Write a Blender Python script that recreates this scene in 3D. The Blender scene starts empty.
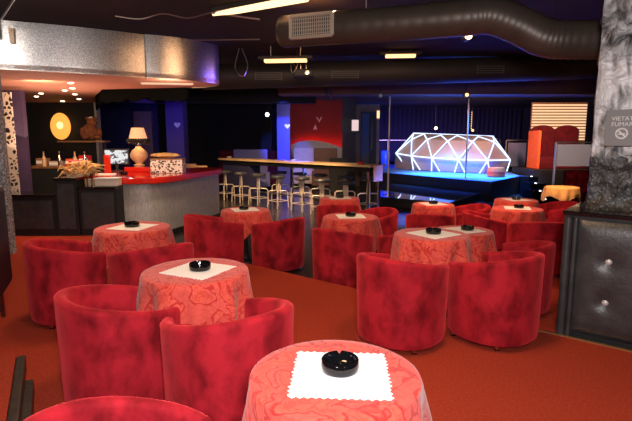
import bpy, bmesh, math, random
from mathutils import Vector, noise
random.seed(7)
S = bpy.context.scene
C = S.collection
PI = math.pi

# ------------------------------------------------------------------ camera, world, light, exposure
cam_d = bpy.data.cameras.new('camera'); cam = bpy.data.objects.new('camera', cam_d); C.objects.link(cam)
cam_d.sensor_width = 36; cam_d.lens = 480/632*36; cam_d.clip_start = .02; cam_d.clip_end = 100
cam.location = (0, 0, 1.6); cam.rotation_euler = (PI/2-math.atan(70.5/480), 0, 0)
S.camera = cam
w = bpy.data.worlds.new('world'); S.world = w; w.use_nodes = True
w.node_tree.nodes['Background'].inputs[0].default_value = (.03, .02, .03, 1)
w.node_tree.nodes['Background'].inputs[1].default_value = .25
S.view_settings.view_transform = 'Standard'; S.view_settings.look = 'None'
S.view_settings.exposure = 0; S.view_settings.gamma = 1; S.view_settings.use_curve_mapping = False

def lamp(name, kind, loc, energy, col, size=.2, target=None, spot=None, blend=.5, size_y=None):
    d = bpy.data.lights.new(name, kind); d.energy = energy; d.color = col
    if kind == 'AREA':
        d.size = size
        if size_y: d.shape = 'RECTANGLE'; d.size_y = size_y
    else: d.shadow_soft_size = size
    if kind == 'SPOT': d.spot_size = math.radians(spot or 90); d.spot_blend = blend
    o = bpy.data.objects.new(name, d); C.objects.link(o); o.location = loc
    if target is not None:
        o.rotation_euler = (Vector(target)-Vector(loc)).to_track_quat('-Z', 'Y').to_euler()
    return o
WARM = (1, .62, .34); BLUE = (.05, .10, 1); 
lamp('camera_flash', 'AREA', (.08, -.1, 1.95), 125, (1, .93, .93), .3, (0, 4, 1.0))
lamp('ceiling_spot', 'AREA', (-.4, 2.4, 3.1), 34, WARM, .5, (-.4, 2.5, 0))
lamp('ceiling_spot', 'SPOT', (1.0, 3.3, 3.1), 110, WARM, .3, (1.0, 3.6, 0), 95, .8)
lamp('ceiling_spot', 'AREA', (-2.2, 4.6, 2.5), 26, WARM, .5, (-2.0, 4.8, 0))
lamp('ceiling_spot', 'AREA', (.0, 5.9, 3.1), 85, (1, .55, .28), .5, (.1, 6.6, 0))
lamp('ceiling_spot', 'SPOT', (2.6, 7.0, 2.5), 190, (1, .5, .28), .3, (2.6, 7.2, 0), 110, .7)
lamp('bar_fill', 'SPOT', (-.8, 10.2, 2.8), 950, WARM, .15, (-.7, 12.4, .3), 80, .7)  # both bar lamps are added to brighten the bar and its stools
lamp('bar_fill', 'SPOT', (-2.9, 12.6, 2.8), 260, WARM, .15, (-2.4, 14.2, .3), 70, .7)
lamp('counter_spot', 'AREA', (-2.3, 7.8, 2.5), 34, (1, .75, .5), .3, (-3.0, 9.2, .9))
lamp('backbar_spot', 'AREA', (-4.5, 7.9, 2.45), 46, WARM, .4, (-4.7, 9.4, .9))
lamp('soffit_fill', 'AREA', (-5.0, 9.0, 1.5), 26, (1, .60, .40), 1.6, (-4.6, 8.6, 2.6))  # added unseen uplight that brightens the salmon underside
lamp('column_fascia_fill', 'AREA', (-3.9, 4.6, 3.0), 16, (1, .93, .88), .4, (-4.5, 6.7, 1.9))  # added neutral lamp to brighten the silver column and the fascia
lamp('canopy_violet_fill', 'SPOT', (-.7, 8.6, 2.6), 40, (.2, .12, 1), .1, (-1.9, 8.3, 2.85), 50, .8)  # added for the violet tint on the canopy's right end
lamp('stage_blue', 'SPOT', (5.2, 14.9, 2.8), 2600, (.03, .16, 1), .3, (5.0, 15.4, 0), 90, .6)
lamp('stage_cyan_fill', 'SPOT', (4.0, 15.9, 2.8), 2500, (.03, .36, 1), .2, (4.3, 16.7, 0), 75, .8)  # cyan lamps added overhead in place of the LED tubes' spill
lamp('stage_cyan_fill', 'SPOT', (5.9, 14.9, 2.8), 1500, (.03, .30, 1), .2, (6.0, 15.6, 0), 70, .8)
lamp('dome_warm_fill', 'SPOT', (3.6, 14.9, 2.7), 700, (1, .58, .42), .25, (5.4, 17.6, 1.3), 100, .6)  # added frontal lamp that turns the dome panels peach
lamp('floor_blue_fill', 'SPOT', (2.1, 10.6, 2.75), 8000, BLUE, .15, (1.95, 10.6, 0), 40, .6)  # these blue lamps are added, standing in for reflections on the floor
lamp('floor_blue_fill', 'SPOT', (4.1, 11.0, 2.75), 6000, BLUE, .15, (4.0, 11.0, 0), 34, .6)
lamp('floor_blue_fill', 'SPOT', (-.5, 12.9, 2.7), 1500, BLUE, .15, (-.5, 13.0, 0), 30, .6)
lamp('curtain_blue', 'AREA', (4.0, 20.5, 2.9), 200, (.06, .08, 1), 4, (5.0, 24.4, 1.8))
lamp('column_blue', 'SPOT', (-1.0, 14.6, 2.9), 900, BLUE, .1, (-1.15, 17.0, 1.7), 34, .5)
lamp('column_violet', 'SPOT', (-4.0, 13.4, 2.4), 40, (.12, .06, 1), .1, (-4.35, 15.0, 1.9), 70, .6)
lamp('rear_violet', 'AREA', (-5.0, 15.5, 2.9), 14, (.14, .08, 1), 1.5, (-5.5, 17.5, 1.6))
lamp('ceiling_blue', 'AREA', (3.6, 10.8, 2.3), 40, BLUE, 2.0, (3.6, 10.8, 3.2))
lamp('red_cove', 'AREA', (.2, 19.75, 1.25), 9, (1, .05, .02), 2.0, (.2, 20.0, 1.75), size_y=.1)
lamp('lounge_warm', 'AREA', (-.2, 15.9, 2.2), 22, (1, .75, .6), .6, (.1, 18.2, 1.0))
lamp('booth_warm', 'AREA', (7.4, 15.0, 2.3), 90, (1, .5, .3), .8, (8.7, 17.2, 1.4))
lamp('divider_fill', 'SPOT', (6.2, 11.0, 2.7), 380, (1, .85, .8), .1, (7.5, 14.3, 1.3), 34, .6)  # added only to brighten the grey divider panel
lamp('table_warm', 'SPOT', (4.6, 9.6, 2.7), 450, (1, .6, .25), .1, (5.4, 10.4, .6), 40, .6)

# ------------------------------------------------------------------ materials
def mat(name, c, rough=.6, metal=0, c2=None, scale=8, detail=4, dist=0, lo=.35, hi=.65, bump=0, bscale=None,
        emit=None, estr=1, sheen=0, spec=.5, coat=0, vary=False, stretch=None, sheen_col=None, alpha=None, trans=0):
    m = bpy.data.materials.new(name); m.use_nodes = True
    nt = m.node_tree; N = nt.nodes; L = nt.links; b = N['Principled BSDF']
    b.inputs['Base Color'].default_value = (*c, 1); b.inputs['Roughness'].default_value = rough
    b.inputs['Metallic'].default_value = metal; b.inputs['Specular IOR Level'].default_value = spec
    b.inputs['Coat Weight'].default_value = coat; b.inputs['Sheen Weight'].default_value = sheen
    b.inputs['Transmission Weight'].default_value = trans
    if sheen_col: b.inputs['Sheen Tint'].default_value = (*sheen_col, 1)
    if emit:
        b.inputs['Emission Color'].default_value = (*emit, 1); b.inputs['Emission Strength'].default_value = estr
    tc = N.new('ShaderNodeTexCoord'); src = tc.outputs['Object']
    if stretch:
        mp = N.new('ShaderNodeMapping'); mp.inputs['Scale'].default_value = stretch
        L.new(src, mp.inputs['Vector']); src = mp.outputs['Vector']
    if vary:
        oi = N.new('ShaderNodeObjectInfo'); ml = N.new('ShaderNodeMath'); ml.operation = 'MULTIPLY'; ml.inputs[1].default_value = 40
        ad = N.new('ShaderNodeVectorMath'); ad.operation = 'ADD'
        L.new(oi.outputs['Random'], ml.inputs[0]); L.new(ml.outputs[0], ad.inputs[1]); L.new(src, ad.inputs[0]); src = ad.outputs[0]
    if c2:
        n = N.new('ShaderNodeTexNoise'); n.inputs['Scale'].default_value = scale; n.inputs['Detail'].default_value = detail
        n.inputs['Distortion'].default_value = dist; L.new(src, n.inputs['Vector'])
        r = N.new('ShaderNodeValToRGB'); r.color_ramp.elements[0].position = lo; r.color_ramp.elements[1].position = hi
        r.color_ramp.elements[0].color = (*c, 1); r.color_ramp.elements[1].color = (*c2, 1)
        L.new(n.outputs['Fac'], r.inputs['Fac']); L.new(r.outputs['Color'], b.inputs['Base Color'])
    if bump:
        n2 = N.new('ShaderNodeTexNoise'); n2.inputs['Scale'].default_value = bscale or scale*3; n2.inputs['Detail'].default_value = 3
        L.new(src, n2.inputs['Vector'])
        bp = N.new('ShaderNodeBump'); bp.inputs['Strength'].default_value = bump; bp.inputs['Distance'].default_value = .02
        L.new(n2.outputs['Fac'], bp.inputs['Height']); L.new(bp.outputs['Normal'], b.inputs['Normal'])
    return m
def glow(name, c, s):
    return mat(name, (.02, .02, .02), emit=c, estr=s)

M = {}
M['carpet'] = mat('red_carpet', (.34, .042, .020), .95, c2=(.45, .058, .028), scale=60, detail=6, bump=.5, bscale=300, spec=.1)
M['tile'] = mat('dark_floor_tile', (.018, .015, .016), .22, c2=(.04, .03, .028), scale=3, detail=3, spec=.5)
M['velvet'] = mat('red_velvet', (.15, .003, .007), .8, c2=(.43, .014, .026), scale=7.5, detail=10, dist=.25, lo=.32, hi=.60, sheen=.6, sheen_col=(1, .09, .10), stretch=(1, 1, .7), bump=.15, bscale=60, vary=True, spec=.15)
M['chrome'] = mat('chrome', (.75, .75, .75), .15, 1)
M['satin'] = mat('satin_metal', (.72, .63, .52), .4, .5)
M['vent'] = mat('vent_paint', (.10, .08, .07), .6)
M['blue_grey'] = mat('blue_lit_fabric', (.18, .18, .42), .8)  # blue light falling on the rear sofa is put into this colour
M['steel'] = mat('brushed_steel', (.55, .52, .48), .35, 1)
M['black'] = mat('matte_black', (.008, .008, .009), .6)
M['black_cloth'] = mat('black_cloth', (.004, .004, .004), 1, spec=.02)
M['button'] = mat('button_metal', (.6, .6, .6), .4, .3)
M['black_pad'] = mat('black_vinyl', (.006, .006, .008), .5, spec=.3)
M['black_gloss'] = mat('gloss_black', (.006, .006, .007), .12, coat=.5)
M['black_metal'] = mat('black_metal', (.012, .012, .013), .35, .3)
M['glass_black'] = mat('black_glass', (.004, .004, .005), .06, spec=.5)
M['paper'] = mat('white_paper', (.92, .92, .93), .8)
M['leather'] = mat('black_leather', (.028, .030, .033), .40, c2=(.046, .048, .052), scale=10, bump=.12, bscale=45, spec=.6)
M['ceil'] = mat('dark_ceiling', (.020, .011, .009), .9, c2=(.028, .016, .013), scale=1.2)
M['wall_dark'] = mat('black_wall', (.010, .009, .011), .85, c2=(.016, .014, .016), scale=1)
M['wall_blue'] = mat('navy_wall', (.012, .012, .05), .8, c2=(.016, .016, .06), scale=1)
M['wall_red'] = mat('red_wall', (.22, .015, .015), .8, c2=(.26, .02, .02), scale=2)
M['column_blue'] = mat('blue_column_paint', (.08, .09, .6), .7)
M['column_violet'] = mat('violet_column_paint', (.10, .07, .25), .7)
M['duct'] = mat('duct_paint', (.075, .058, .046), .42, .3, c2=(.095, .072, .056), scale=5)
M['duct_dark'] = mat('dark_duct_paint', (.030, .024, .022), .6, .1)
M['grille'] = mat('register_paint', (.42, .33, .24), .5)
M['beam'] = mat('beam_paint', (.13, .05, .03), .7, c2=(.16, .062, .038), scale=3)
M['fascia'] = mat('glitter_silver', (.40, .37, .35), .30, .95, c2=(.70, .66, .63), scale=70, detail=3, lo=.42, hi=.62, bump=.12, bscale=90)
M['silver_column'] = mat('silver_plaster', (.14, .14, .15), .45, .1, c2=(.50, .50, .52), scale=30, detail=6, lo=.42, hi=.62, bump=.8, bscale=60)
M['soffit'] = mat('salmon_soffit', (.62, .30, .22), .7)
M['counter_red'] = mat('red_lacquer', (.62, .022, .012), .15, coat=.6)
M['counter_silver'] = mat('silver_panel', (.36, .35, .34), .45, .2, c2=(.52, .50, .48), scale=60, detail=2, stretch=(1, 1, .15))
M['wood_bar'] = mat('pale_bar_top', (.50, .34, .17), .35, c2=(.60, .42, .22), scale=6, stretch=(.3, .3, 4))
M['wood'] = mat('brown_wood', (.16, .075, .03), .5, c2=(.24, .12, .05), scale=5, stretch=(4, 4, .4))
M['wood_grey'] = mat('grey_brown_board', (.16, .10, .08), .6, c2=(.22, .14, .11), scale=6, stretch=(5, 5, .3))
M['tan'] = mat('tan_leather', (.35, .18, .08), .45, c2=(.42, .23, .11), scale=6)
M['cream'] = mat('cream_fabric', (.55, .46, .40), .8, c2=(.62, .52, .46), scale=8)
M['brown_fabric'] = mat('brown_fabric', (.12, .06, .045), .8, c2=(.16, .08, .06), scale=10)
M['maroon'] = mat('maroon_velvet', (.07, .004, .008), .8, c2=(.11, .006, .012), scale=6, spec=.2)
M['straw'] = mat('dried_straw', (.50, .28, .10), .8, c2=(.70, .45, .18), scale=20)
M['orange'] = mat('orange_fabric', (.72, .085, .006), .85, c2=(.78, .11, .009), scale=8)
M['orange_cloth'] = mat('orange_tablecloth', (.85, .40, .15), .8, c2=(.92, .48, .2), scale=12)
M['red_plain'] = mat('red_plastic', (.6, .03, .015), .35)
M['brown_fur'] = mat('brown_plush', (.10, .03, .01), .9, c2=(.18, .06, .02), scale=14, bump=.5, bscale=60)
M['grey_panel'] = mat('grey_panel', (.38, .33, .33), .6)
M['white_panel'] = mat('pale_panel', (.30, .30, .42), .5)
M['purple'] = mat('violet_lit_wall', (.04, .025, .07), .7, c2=(.07, .04, .12), scale=2)  # violet light on the wall is put into its colour
M['stage_top'] = mat('blue_lit_stage', (.10, .28, .75), .5, c2=(.12, .32, .8), scale=3, coat=.12, spec=.15)  # blue stage light is put into the deck's base colour
M['mirror_floor'] = mat('mirror_black_floor', (.55, .5, .72), .03, .95)
M['dome_panel'] = mat('dome_fabric', (.40, .33, .32), .7, c2=(.46, .37, .35), scale=2)
M['plaster'] = mat('ceramic_tan', (.62, .40, .22), .3, c2=(.75, .52, .3), scale=5)
M['gold'] = mat('dull_brass', (.6, .38, .16), .35, .8)
M['led'] = glow('led_tube', (.58, .72, 1), 2.0)
M['tube_glow'] = glow('warm_fluorescent', (1, .60, .30), 2.6)
M['tube_glow2'] = glow('warm_cove_light', (1, .50, .20), 2.6)
M['bulb'] = glow('warm_bulb', (1, .62, .32), 14)
M['white_bulb'] = glow('white_bulb', (.9, 1, .95), 5)
M['pin'] = glow('pin_light', (1, .85, .6), 8)
M['steplight'] = glow('step_light', (.9, .95, 1), 6)
M['shade'] = mat('lamp_shade_fabric', (.6, .35, .2), .8, emit=(1, .45, .22), estr=.75)
M['screen_pink'] = glow('pink_screen', (1, .72, .72), .85)
M['blue_lit'] = glow('blue_screen', (.02, .08, 1), .9)
M['trim_black'] = mat('step_nosing', (.03, .025, .022), .4, .4, c2=(.06, .05, .045), scale=20)
M['white_mark'] = mat('white_emblem', (.85, .85, .85), .5)
M['pink_mark'] = mat('pale_emblem', (.7, .5, .5), .5)
M['clear'] = mat('door_glass', (.10, .12, .11), .05, spec=.8)
M['sign'] = mat('grey_sign', (.20, .20, .20), .5)
M['sign_text'] = mat('sign_lettering', (.75, .75, .75), .5)

def damask():
    m = bpy.data.materials.new('damask_cloth'); m.use_nodes = True
    nt = m.node_tree; N = nt.nodes; L = nt.links; b = N['Principled BSDF']
    tc = N.new('ShaderNodeTexCoord')
    oi = N.new('ShaderNodeObjectInfo'); ml = N.new('ShaderNodeMath'); ml.operation = 'MULTIPLY'; ml.inputs[1].default_value = 30
    ad = N.new('ShaderNodeVectorMath'); ad.operation = 'ADD'
    L.new(oi.outputs['Random'], ml.inputs[0]); L.new(ml.outputs[0], ad.inputs[1]); L.new(tc.outputs['Object'], ad.inputs[0])
    n = N.new('ShaderNodeTexNoise'); n.inputs['Scale'].default_value = 5.5; n.inputs['Detail'].default_value = 3; n.inputs['Distortion'].default_value = 1.8
    L.new(ad.outputs[0], n.inputs['Vector'])
    r = N.new('ShaderNodeValToRGB'); e = r.color_ramp.elements
    e[0].position = .38; e[0].color = (.66, .085, .062, 1); e[1].position = .44; e[1].color = (.68, .092, .068, 1)
    for p, c in [(.478, (.50, .025, .02, 1)), (.498, (.50, .025, .02, 1)), (.53, (.70, .098, .07, 1)), (.60, (.68, .085, .05, 1)), (.63, (.58, .05, .035, 1)), (.66, (.72, .10, .06, 1))]:
        k = e.new(p); k.color = c
    L.new(n.outputs['Fac'], r.inputs['Fac'])
    v = N.new('ShaderNodeTexVoronoi'); v.inputs['Scale'].default_value = 26; v.feature = 'DISTANCE_TO_EDGE'; L.new(ad.outputs[0], v.inputs['Vector'])
    r2 = N.new('ShaderNodeValToRGB'); r2.color_ramp.elements[0].color = (.88, .80, .80, 1); r2.color_ramp.elements[1].position = .12; r2.color_ramp.elements[1].color = (1, 1, 1, 1)
    L.new(v.outputs['Distance'], r2.inputs['Fac'])
    mx = N.new('ShaderNodeMix'); mx.data_type = 'RGBA'; mx.blend_type = 'MULTIPLY'; mx.inputs[0].default_value = 1
    L.new(r.outputs['Color'], mx.inputs[6]); L.new(r2.outputs['Color'], mx.inputs[7]); L.new(mx.outputs[2], b.inputs['Base Color'])
    b.inputs['Roughness'].default_value = .75; b.inputs['Sheen Weight'].default_value = .2; b.inputs['Specular IOR Level'].default_value = .25
    return m
M['damask'] = damask()
def speckle():
    m = bpy.data.materials.new('spotted_hide'); m.use_nodes = True
    nt = m.node_tree; N = nt.nodes; L = nt.links; b = N['Principled BSDF']
    tc = N.new('ShaderNodeTexCoord'); v = N.new('ShaderNodeTexVoronoi'); v.inputs['Scale'].default_value = 22
    r = N.new('ShaderNodeValToRGB'); r.color_ramp.interpolation = 'CONSTANT'
    r.color_ramp.elements[0].color = (.03, .02, .02, 1); r.color_ramp.elements[1].position = .42; r.color_ramp.elements[1].color = (.75, .68, .62, 1)
    L.new(tc.outputs['Object'], v.inputs['Vector']); L.new(v.outputs['Distance'], r.inputs['Fac']); L.new(r.outputs['Color'], b.inputs['Base Color'])
    return m
M['speckle'] = speckle()
def chain():
    m = bpy.data.materials.new('chain_pattern'); m.use_nodes = True
    nt = m.node_tree; N = nt.nodes; L = nt.links; b = N['Principled BSDF']
    tc = N.new('ShaderNodeTexCoord'); v = N.new('ShaderNodeTexVoronoi'); v.inputs['Scale'].default_value = 13; v.feature = 'DISTANCE_TO_EDGE'
    r = N.new('ShaderNodeValToRGB'); r.color_ramp.interpolation = 'CONSTANT'
    r.color_ramp.elements[0].color = (.55, .48, .44, 1); r.color_ramp.elements[1].position = .16; r.color_ramp.elements[1].color = (.012, .01, .012, 1)
    L.new(tc.outputs['Object'], v.inputs['Vector']); L.new(v.outputs['Distance'], r.inputs['Fac']); L.new(r.outputs['Color'], b.inputs['Base Color'])
    return m
M['chain'] = chain()
def monitor_mat():
    m = bpy.data.materials.new('monitor_picture'); m.use_nodes = True
    nt = m.node_tree; N = nt.nodes; L = nt.links; b = N['Principled BSDF']
    tc = N.new('ShaderNodeTexCoord'); n = N.new('ShaderNodeTexNoise'); n.inputs['Scale'].default_value = 9; n.inputs['Distortion'].default_value = 1
    r = N.new('ShaderNodeValToRGB'); r.color_ramp.elements[0].position = .44; r.color_ramp.elements[1].position = .5
    r.color_ramp.elements[0].color = (.05, .05, .06, 1); r.color_ramp.elements[1].color = (.8, .82, .85, 1)
    L.new(tc.outputs['Object'], n.inputs['Vector']); L.new(n.outputs['Fac'], r.inputs['Fac'])
    L.new(r.outputs['Color'], b.inputs['Emission Color']); b.inputs['Emission Strength'].default_value = .95
    b.inputs['Base Color'].default_value = (.02, .02, .02, 1)
    return m
M['monitor'] = monitor_mat()
def oval_mat():
    m = bpy.data.materials.new('oval_lamp_glow'); m.use_nodes = True
    b = m.node_tree.nodes['Principled BSDF']
    b.inputs['Base Color'].default_value = (.7, .45, .15, 1); b.inputs['Emission Color'].default_value = (1, .40, .06, 1); b.inputs['Emission Strength'].default_value = 1.15
    return m
M['oval'] = oval_mat()
def pillar_mat():
    m = bpy.data.materials.new('silver_rock_relief'); m.use_nodes = True
    nt = m.node_tree; N = nt.nodes; L = nt.links; b = N['Principled BSDF']
    tc = N.new('ShaderNodeTexCoord'); sp = N.new('ShaderNodeSeparateXYZ'); L.new(tc.outputs['Object'], sp.inputs[0])
    n = N.new('ShaderNodeTexNoise'); n.inputs['Scale'].default_value = 7; n.inputs['Detail'].default_value = 8; n.inputs['Distortion'].default_value = 1.6
    L.new(tc.outputs['Object'], n.inputs['Vector'])
    r = N.new('ShaderNodeValToRGB'); r.color_ramp.elements[0].position = .38; r.color_ramp.elements[0].color = (.02, .03, .03, 1)
    r.color_ramp.elements[1].position = .60; r.color_ramp.elements[1].color = (.38, .39, .40, 1); k = r.color_ramp.elements.new(.48); k.color = (.16, .16, .16, 1)
    L.new(n.outputs['Fac'], r.inputs['Fac'])
    n3 = N.new('ShaderNodeTexNoise'); n3.inputs['Scale'].default_value = 60; n3.inputs['Detail'].default_value = 3
    L.new(tc.outputs['Object'], n3.inputs['Vector'])
    r3 = N.new('ShaderNodeValToRGB'); r3.color_ramp.elements[0].position = .55; r3.color_ramp.elements[0].color = (.022, .022, .023, 1); r3.color_ramp.elements[1].position = .70; r3.color_ramp.elements[1].color = (.16, .16, .16, 1)
    L.new(n3.outputs['Fac'], r3.inputs['Fac'])
    mpg = N.new('ShaderNodeMapping'); mpg.inputs['Scale'].default_value = (9, 9, 1.6); L.new(tc.outputs['Object'], mpg.inputs['Vector'])
    n4 = N.new('ShaderNodeTexNoise'); n4.inputs['Scale'].default_value = 1.6; n4.inputs['Detail'].default_value = 6; n4.inputs['Distortion'].default_value = .5; L.new(mpg.outputs[0], n4.inputs['Vector'])
    r4 = N.new('ShaderNodeValToRGB'); r4.color_ramp.elements[0].position = .36; r4.color_ramp.elements[0].color = (.06, .06, .06, 1); r4.color_ramp.elements[1].position = .56; r4.color_ramp.elements[1].color = (.60, .60, .61, 1)
    L.new(n4.outputs['Fac'], r4.inputs['Fac'])
    a5 = N.new('ShaderNodeMath'); a5.operation = 'MULTIPLY_ADD'; a5.inputs[1].default_value = .2; L.new(n.outputs['Fac'], a5.inputs[0]); L.new(sp.outputs['Z'], a5.inputs[2])
    r5 = N.new('ShaderNodeValToRGB'); r5.color_ramp.elements[0].position = .5; r5.color_ramp.elements[0].color = (1, 1, 1, 1); r5.color_ramp.elements[1].position = .56; r5.color_ramp.elements[1].color = (0, 0, 0, 1)
    h5 = N.new('ShaderNodeMath'); h5.operation = 'MULTIPLY'; h5.inputs[1].default_value = .40; L.new(a5.outputs[0], h5.inputs[0]); L.new(h5.outputs[0], r5.inputs['Fac'])
    m5 = N.new('ShaderNodeMix'); m5.data_type = 'RGBA'; L.new(r5.outputs['Color'], m5.inputs[0]); L.new(r.outputs['Color'], m5.inputs[6]); L.new(r4.outputs['Color'], m5.inputs[7])
    # painted band: bare silver above, dark glitter paint below a ragged edge
    a = N.new('ShaderNodeMath'); a.operation = 'MULTIPLY_ADD'; a.inputs[1].default_value = .35; L.new(n.outputs['Fac'], a.inputs[0]); L.new(sp.outputs['Z'], a.inputs[2])
    r2 = N.new('ShaderNodeValToRGB'); r2.color_ramp.elements[0].position = .60; r2.color_ramp.elements[0].color = (0, 0, 0, 1); r2.color_ramp.elements[1].position = .66; r2.color_ramp.elements[1].color = (1, 1, 1, 1)
    L.new(a.outputs[0], r2.inputs['Fac'])
    mx = N.new('ShaderNodeMix'); mx.data_type = 'RGBA'; L.new(r2.outputs['Color'], mx.inputs[0]); L.new(r3.outputs['Color'], mx.inputs[6]); L.new(m5.outputs[2], mx.inputs[7])
    L.new(mx.outputs[2], b.inputs['Base Color'])
    b.inputs['Roughness'].default_value = .42; b.inputs['Metallic'].default_value = .15
    bp = N.new('ShaderNodeBump'); bp.inputs['Strength'].default_value = .7; bp.inputs['Distance'].default_value = .03
    L.new(n.outputs['Fac'], bp.inputs['Height']); L.new(bp.outputs['Normal'], b.inputs['Normal'])
    return m
M['pillar'] = pillar_mat()
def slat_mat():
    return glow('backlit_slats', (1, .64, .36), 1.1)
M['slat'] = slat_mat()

# ------------------------------------------------------------------ mesh helpers
class MB:
    def __init__(s): s.v = []; s.f = []
    def add(s, vs, fs):
        k = len(s.v); s.v += [tuple(p) for p in vs]; s.f += [tuple(i+k for i in f) for f in fs]; return s
    def box(s, x0, x1, y0, y1, z0, z1):
        vs = [(x, y, z) for z in (z0, z1) for y in (y0, y1) for x in (x0, x1)]
        return s.add(vs, [(0, 2, 3, 1), (4, 5, 7, 6), (0, 1, 5, 4), (2, 6, 7, 3), (0, 4, 6, 2), (1, 3, 7, 5)])
    def bar(s, a, b, wd, h):      # beam of rectangular section from a to b
        a = Vector(a); b = Vector(b); d = (b-a).normalized()
        up = Vector((0, 0, 1)) if abs(d.z) < .95 else Vector((0, 1, 0))
        r = d.cross(up).normalized()*wd/2; u = r.cross(d).normalized()*h/2
        vs = [p+i*r+j*u for p in (a, b) for i, j in ((-1, -1), (1, -1), (1, 1), (-1, 1))]
        return s.add(vs, [(0, 1, 2, 3), (7, 6, 5, 4), (0, 4, 5, 1), (1, 5, 6, 2), (2, 6, 7, 3), (3, 7, 4, 0)])
    def tube(s, path, r, seg=8, cap=True):
        P = [Vector(p) for p in path]; n = len(P); vs = []; ref = None
        for i, p in enumerate(P):
            t = (P[min(i+1, n-1)]-P[max(i-1, 0)]).normalized()
            if ref is None: ref = Vector((0, 0, 1)) if abs(t.z) < .9 else Vector((1, 0, 0))
            u = (ref-t*ref.dot(t)).normalized(); ref = u; q = t.cross(u)
            rr = r[i] if isinstance(r, (list, tuple)) else r
            vs += [p+rr*(math.cos(2*PI*k/seg)*u+math.sin(2*PI*k/seg)*q) for k in range(seg)]
        fs = [(i*seg+k, i*seg+(k+1) % seg, (i+1)*seg+(k+1) % seg, (i+1)*seg+k) for i in range(n-1) for k in range(seg)]
        if cap: fs += [tuple(reversed(range(seg))), tuple((n-1)*seg+k for k in range(seg))]
        return s.add(vs, fs)
    def lathe(s, prof, seg=24, c=(0, 0, 0)):
        vs = [(c[0]+r*math.cos(2*PI*k/seg), c[1]+r*math.sin(2*PI*k/seg), c[2]+z) for r, z in prof for k in range(seg)]
        n = len(prof)
        fs = [(i*seg+k, i*seg+(k+1) % seg, (i+1)*seg+(k+1) % seg, (i+1)*seg+k) for i in range(n-1) for k in range(seg)]
        fs += [tuple(reversed(range(seg))), tuple((n-1)*seg+k for k in range(seg))]
        return s.add(vs, fs)
    def prism(s, poly, z0, z1):
        n = len(poly); vs = [(x, y, z0) for x, y in poly]+[(x, y, z1) for x, y in poly]
        return s.add(vs, [tuple(reversed(range(n))), tuple(range(n, 2*n))]+[(i, (i+1) % n, n+(i+1) % n, n+i) for i in range(n)])
    def plate(s, poly, y0, y1):   # outline in x,z with thickness in y
        n = len(poly); vs = [(x, y0, z) for x, z in poly]+[(x, y1, z) for x, z in poly]
        return s.add(vs, [tuple(range(n)), tuple(reversed(range(n, 2*n)))]+[(i, n+i, n+(i+1) % n, (i+1) % n) for i in range(n)])
    def blob(s, c, r, seg=12, rings=8, jit=0):
        vs = []; fs = []
        for i in range(rings+1):
            th = PI*i/rings
            for k in range(seg):
                ph = 2*PI*k/seg; d = Vector((math.sin(th)*math.cos(ph), math.sin(th)*math.sin(ph), math.cos(th)))
                j = 1+jit*noise.noise(d*2+Vector(c)*3)
                vs.append((c[0]+r[0]*d.x*j, c[1]+r[1]*d.y*j, c[2]+r[2]*d.z*j))
        for i in range(rings):
            for k in range(seg): fs.append((i*seg+k, (i+1)*seg+k, (i+1)*seg+(k+1) % seg, i*seg+(k+1) % seg))
        return s.add(vs, fs)
    def build(s, name, m, parent=None, loc=(0, 0, 0), rz=0, smooth=False, bevel=0, kind=None):
        me = bpy.data.meshes.new(name); me.from_pydata(s.v, [], s.f); me.materials.append(m)
        bm = bmesh.new(); bm.from_mesh(me)
        bmesh.ops.remove_doubles(bm, verts=bm.verts, dist=1e-5)
        bmesh.ops.recalc_face_normals(bm, faces=bm.faces)
        if bevel: bmesh.ops.bevel(bm, geom=[e for e in bm.edges if e.calc_face_angle(0) > .5], offset=bevel, segments=2, affect='EDGES', profile=.6)
        if smooth:
            for f in bm.faces: f.smooth = True
            for e in bm.edges: e.smooth = e.calc_face_angle(0) < .8
        bm.to_mesh(me); bm.free()
        o = bpy.data.objects.new(name, me); C.objects.link(o); o.location = loc; o.rotation_euler = (0, 0, rz)
        if parent: o.parent = parent
        if kind: o['kind'] = kind
        return o
def tag(o, label, cat, group=None):
    o['label'] = label; o['category'] = cat
    if group: o['group'] = group
    return o
def thing(name, label, cat, loc=(0, 0, 0), rz=0, group=None):
    o = bpy.data.objects.new(name, None); C.objects.link(o); o.location = loc; o.rotation_euler = (0, 0, rz)
    return tag(o, label, cat, group)
def dup(root, loc, rz, label, group=None):
    r = root.copy(); C.objects.link(r); r.location = loc; r.rotation_euler = (0, 0, rz); r['label'] = label
    if group: r['group'] = group
    for ch in list(root.children):
        c = ch.copy(); C.objects.link(c); c.parent = r
        for g in list(ch.children):
            d = g.copy(); C.objects.link(d); d.parent = c
    return r
def st(mb, name, m, **k): return mb.build(name, m, kind='structure', **k)
def yaw(fx, fy): return math.atan2(fy, fx)-PI/2

# ------------------------------------------------------------------ the setting
E0 = (-3.2, 7.95); E1 = (4.4, 1.88)        # the edge of the raised carpet runs from E0 to E1
st(MB().prism([(-9, -3.5), (4.4, -3.5), E1, E0, (-9, 8.6)], -.25, 0), 'floor_upper', M['carpet'])
st(MB().box(-9.2, 11.2, -3.6, 26, -.3, -.15), 'floor', M['tile'])
st(MB().prism([(.9, 4.68), (4.4, 1.88), (9, 1.88), (9, 6.0), (3.4, 6.75), (1.1, 6.0)], -.15, -.142), 'floor_carpet', M['carpet'])
st(MB().bar((1.55, 4.155, .003), (4.4, 1.88, .003), .03, .012), 'trim_1', M['gold'])
st(MB().box(-9.2, 11.2, -3.6, 26, 3.2, 3.3), 'ceiling', M['ceil'])
st(MB().box(-9.2, -9, -3.6, 26, -.15, 3.2), 'wall_left', M['wall_dark'])
st(MB().box(11, 11.2, -3.6, 26, -.15, 3.2), 'wall_right', M['wall_dark'])
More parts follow.
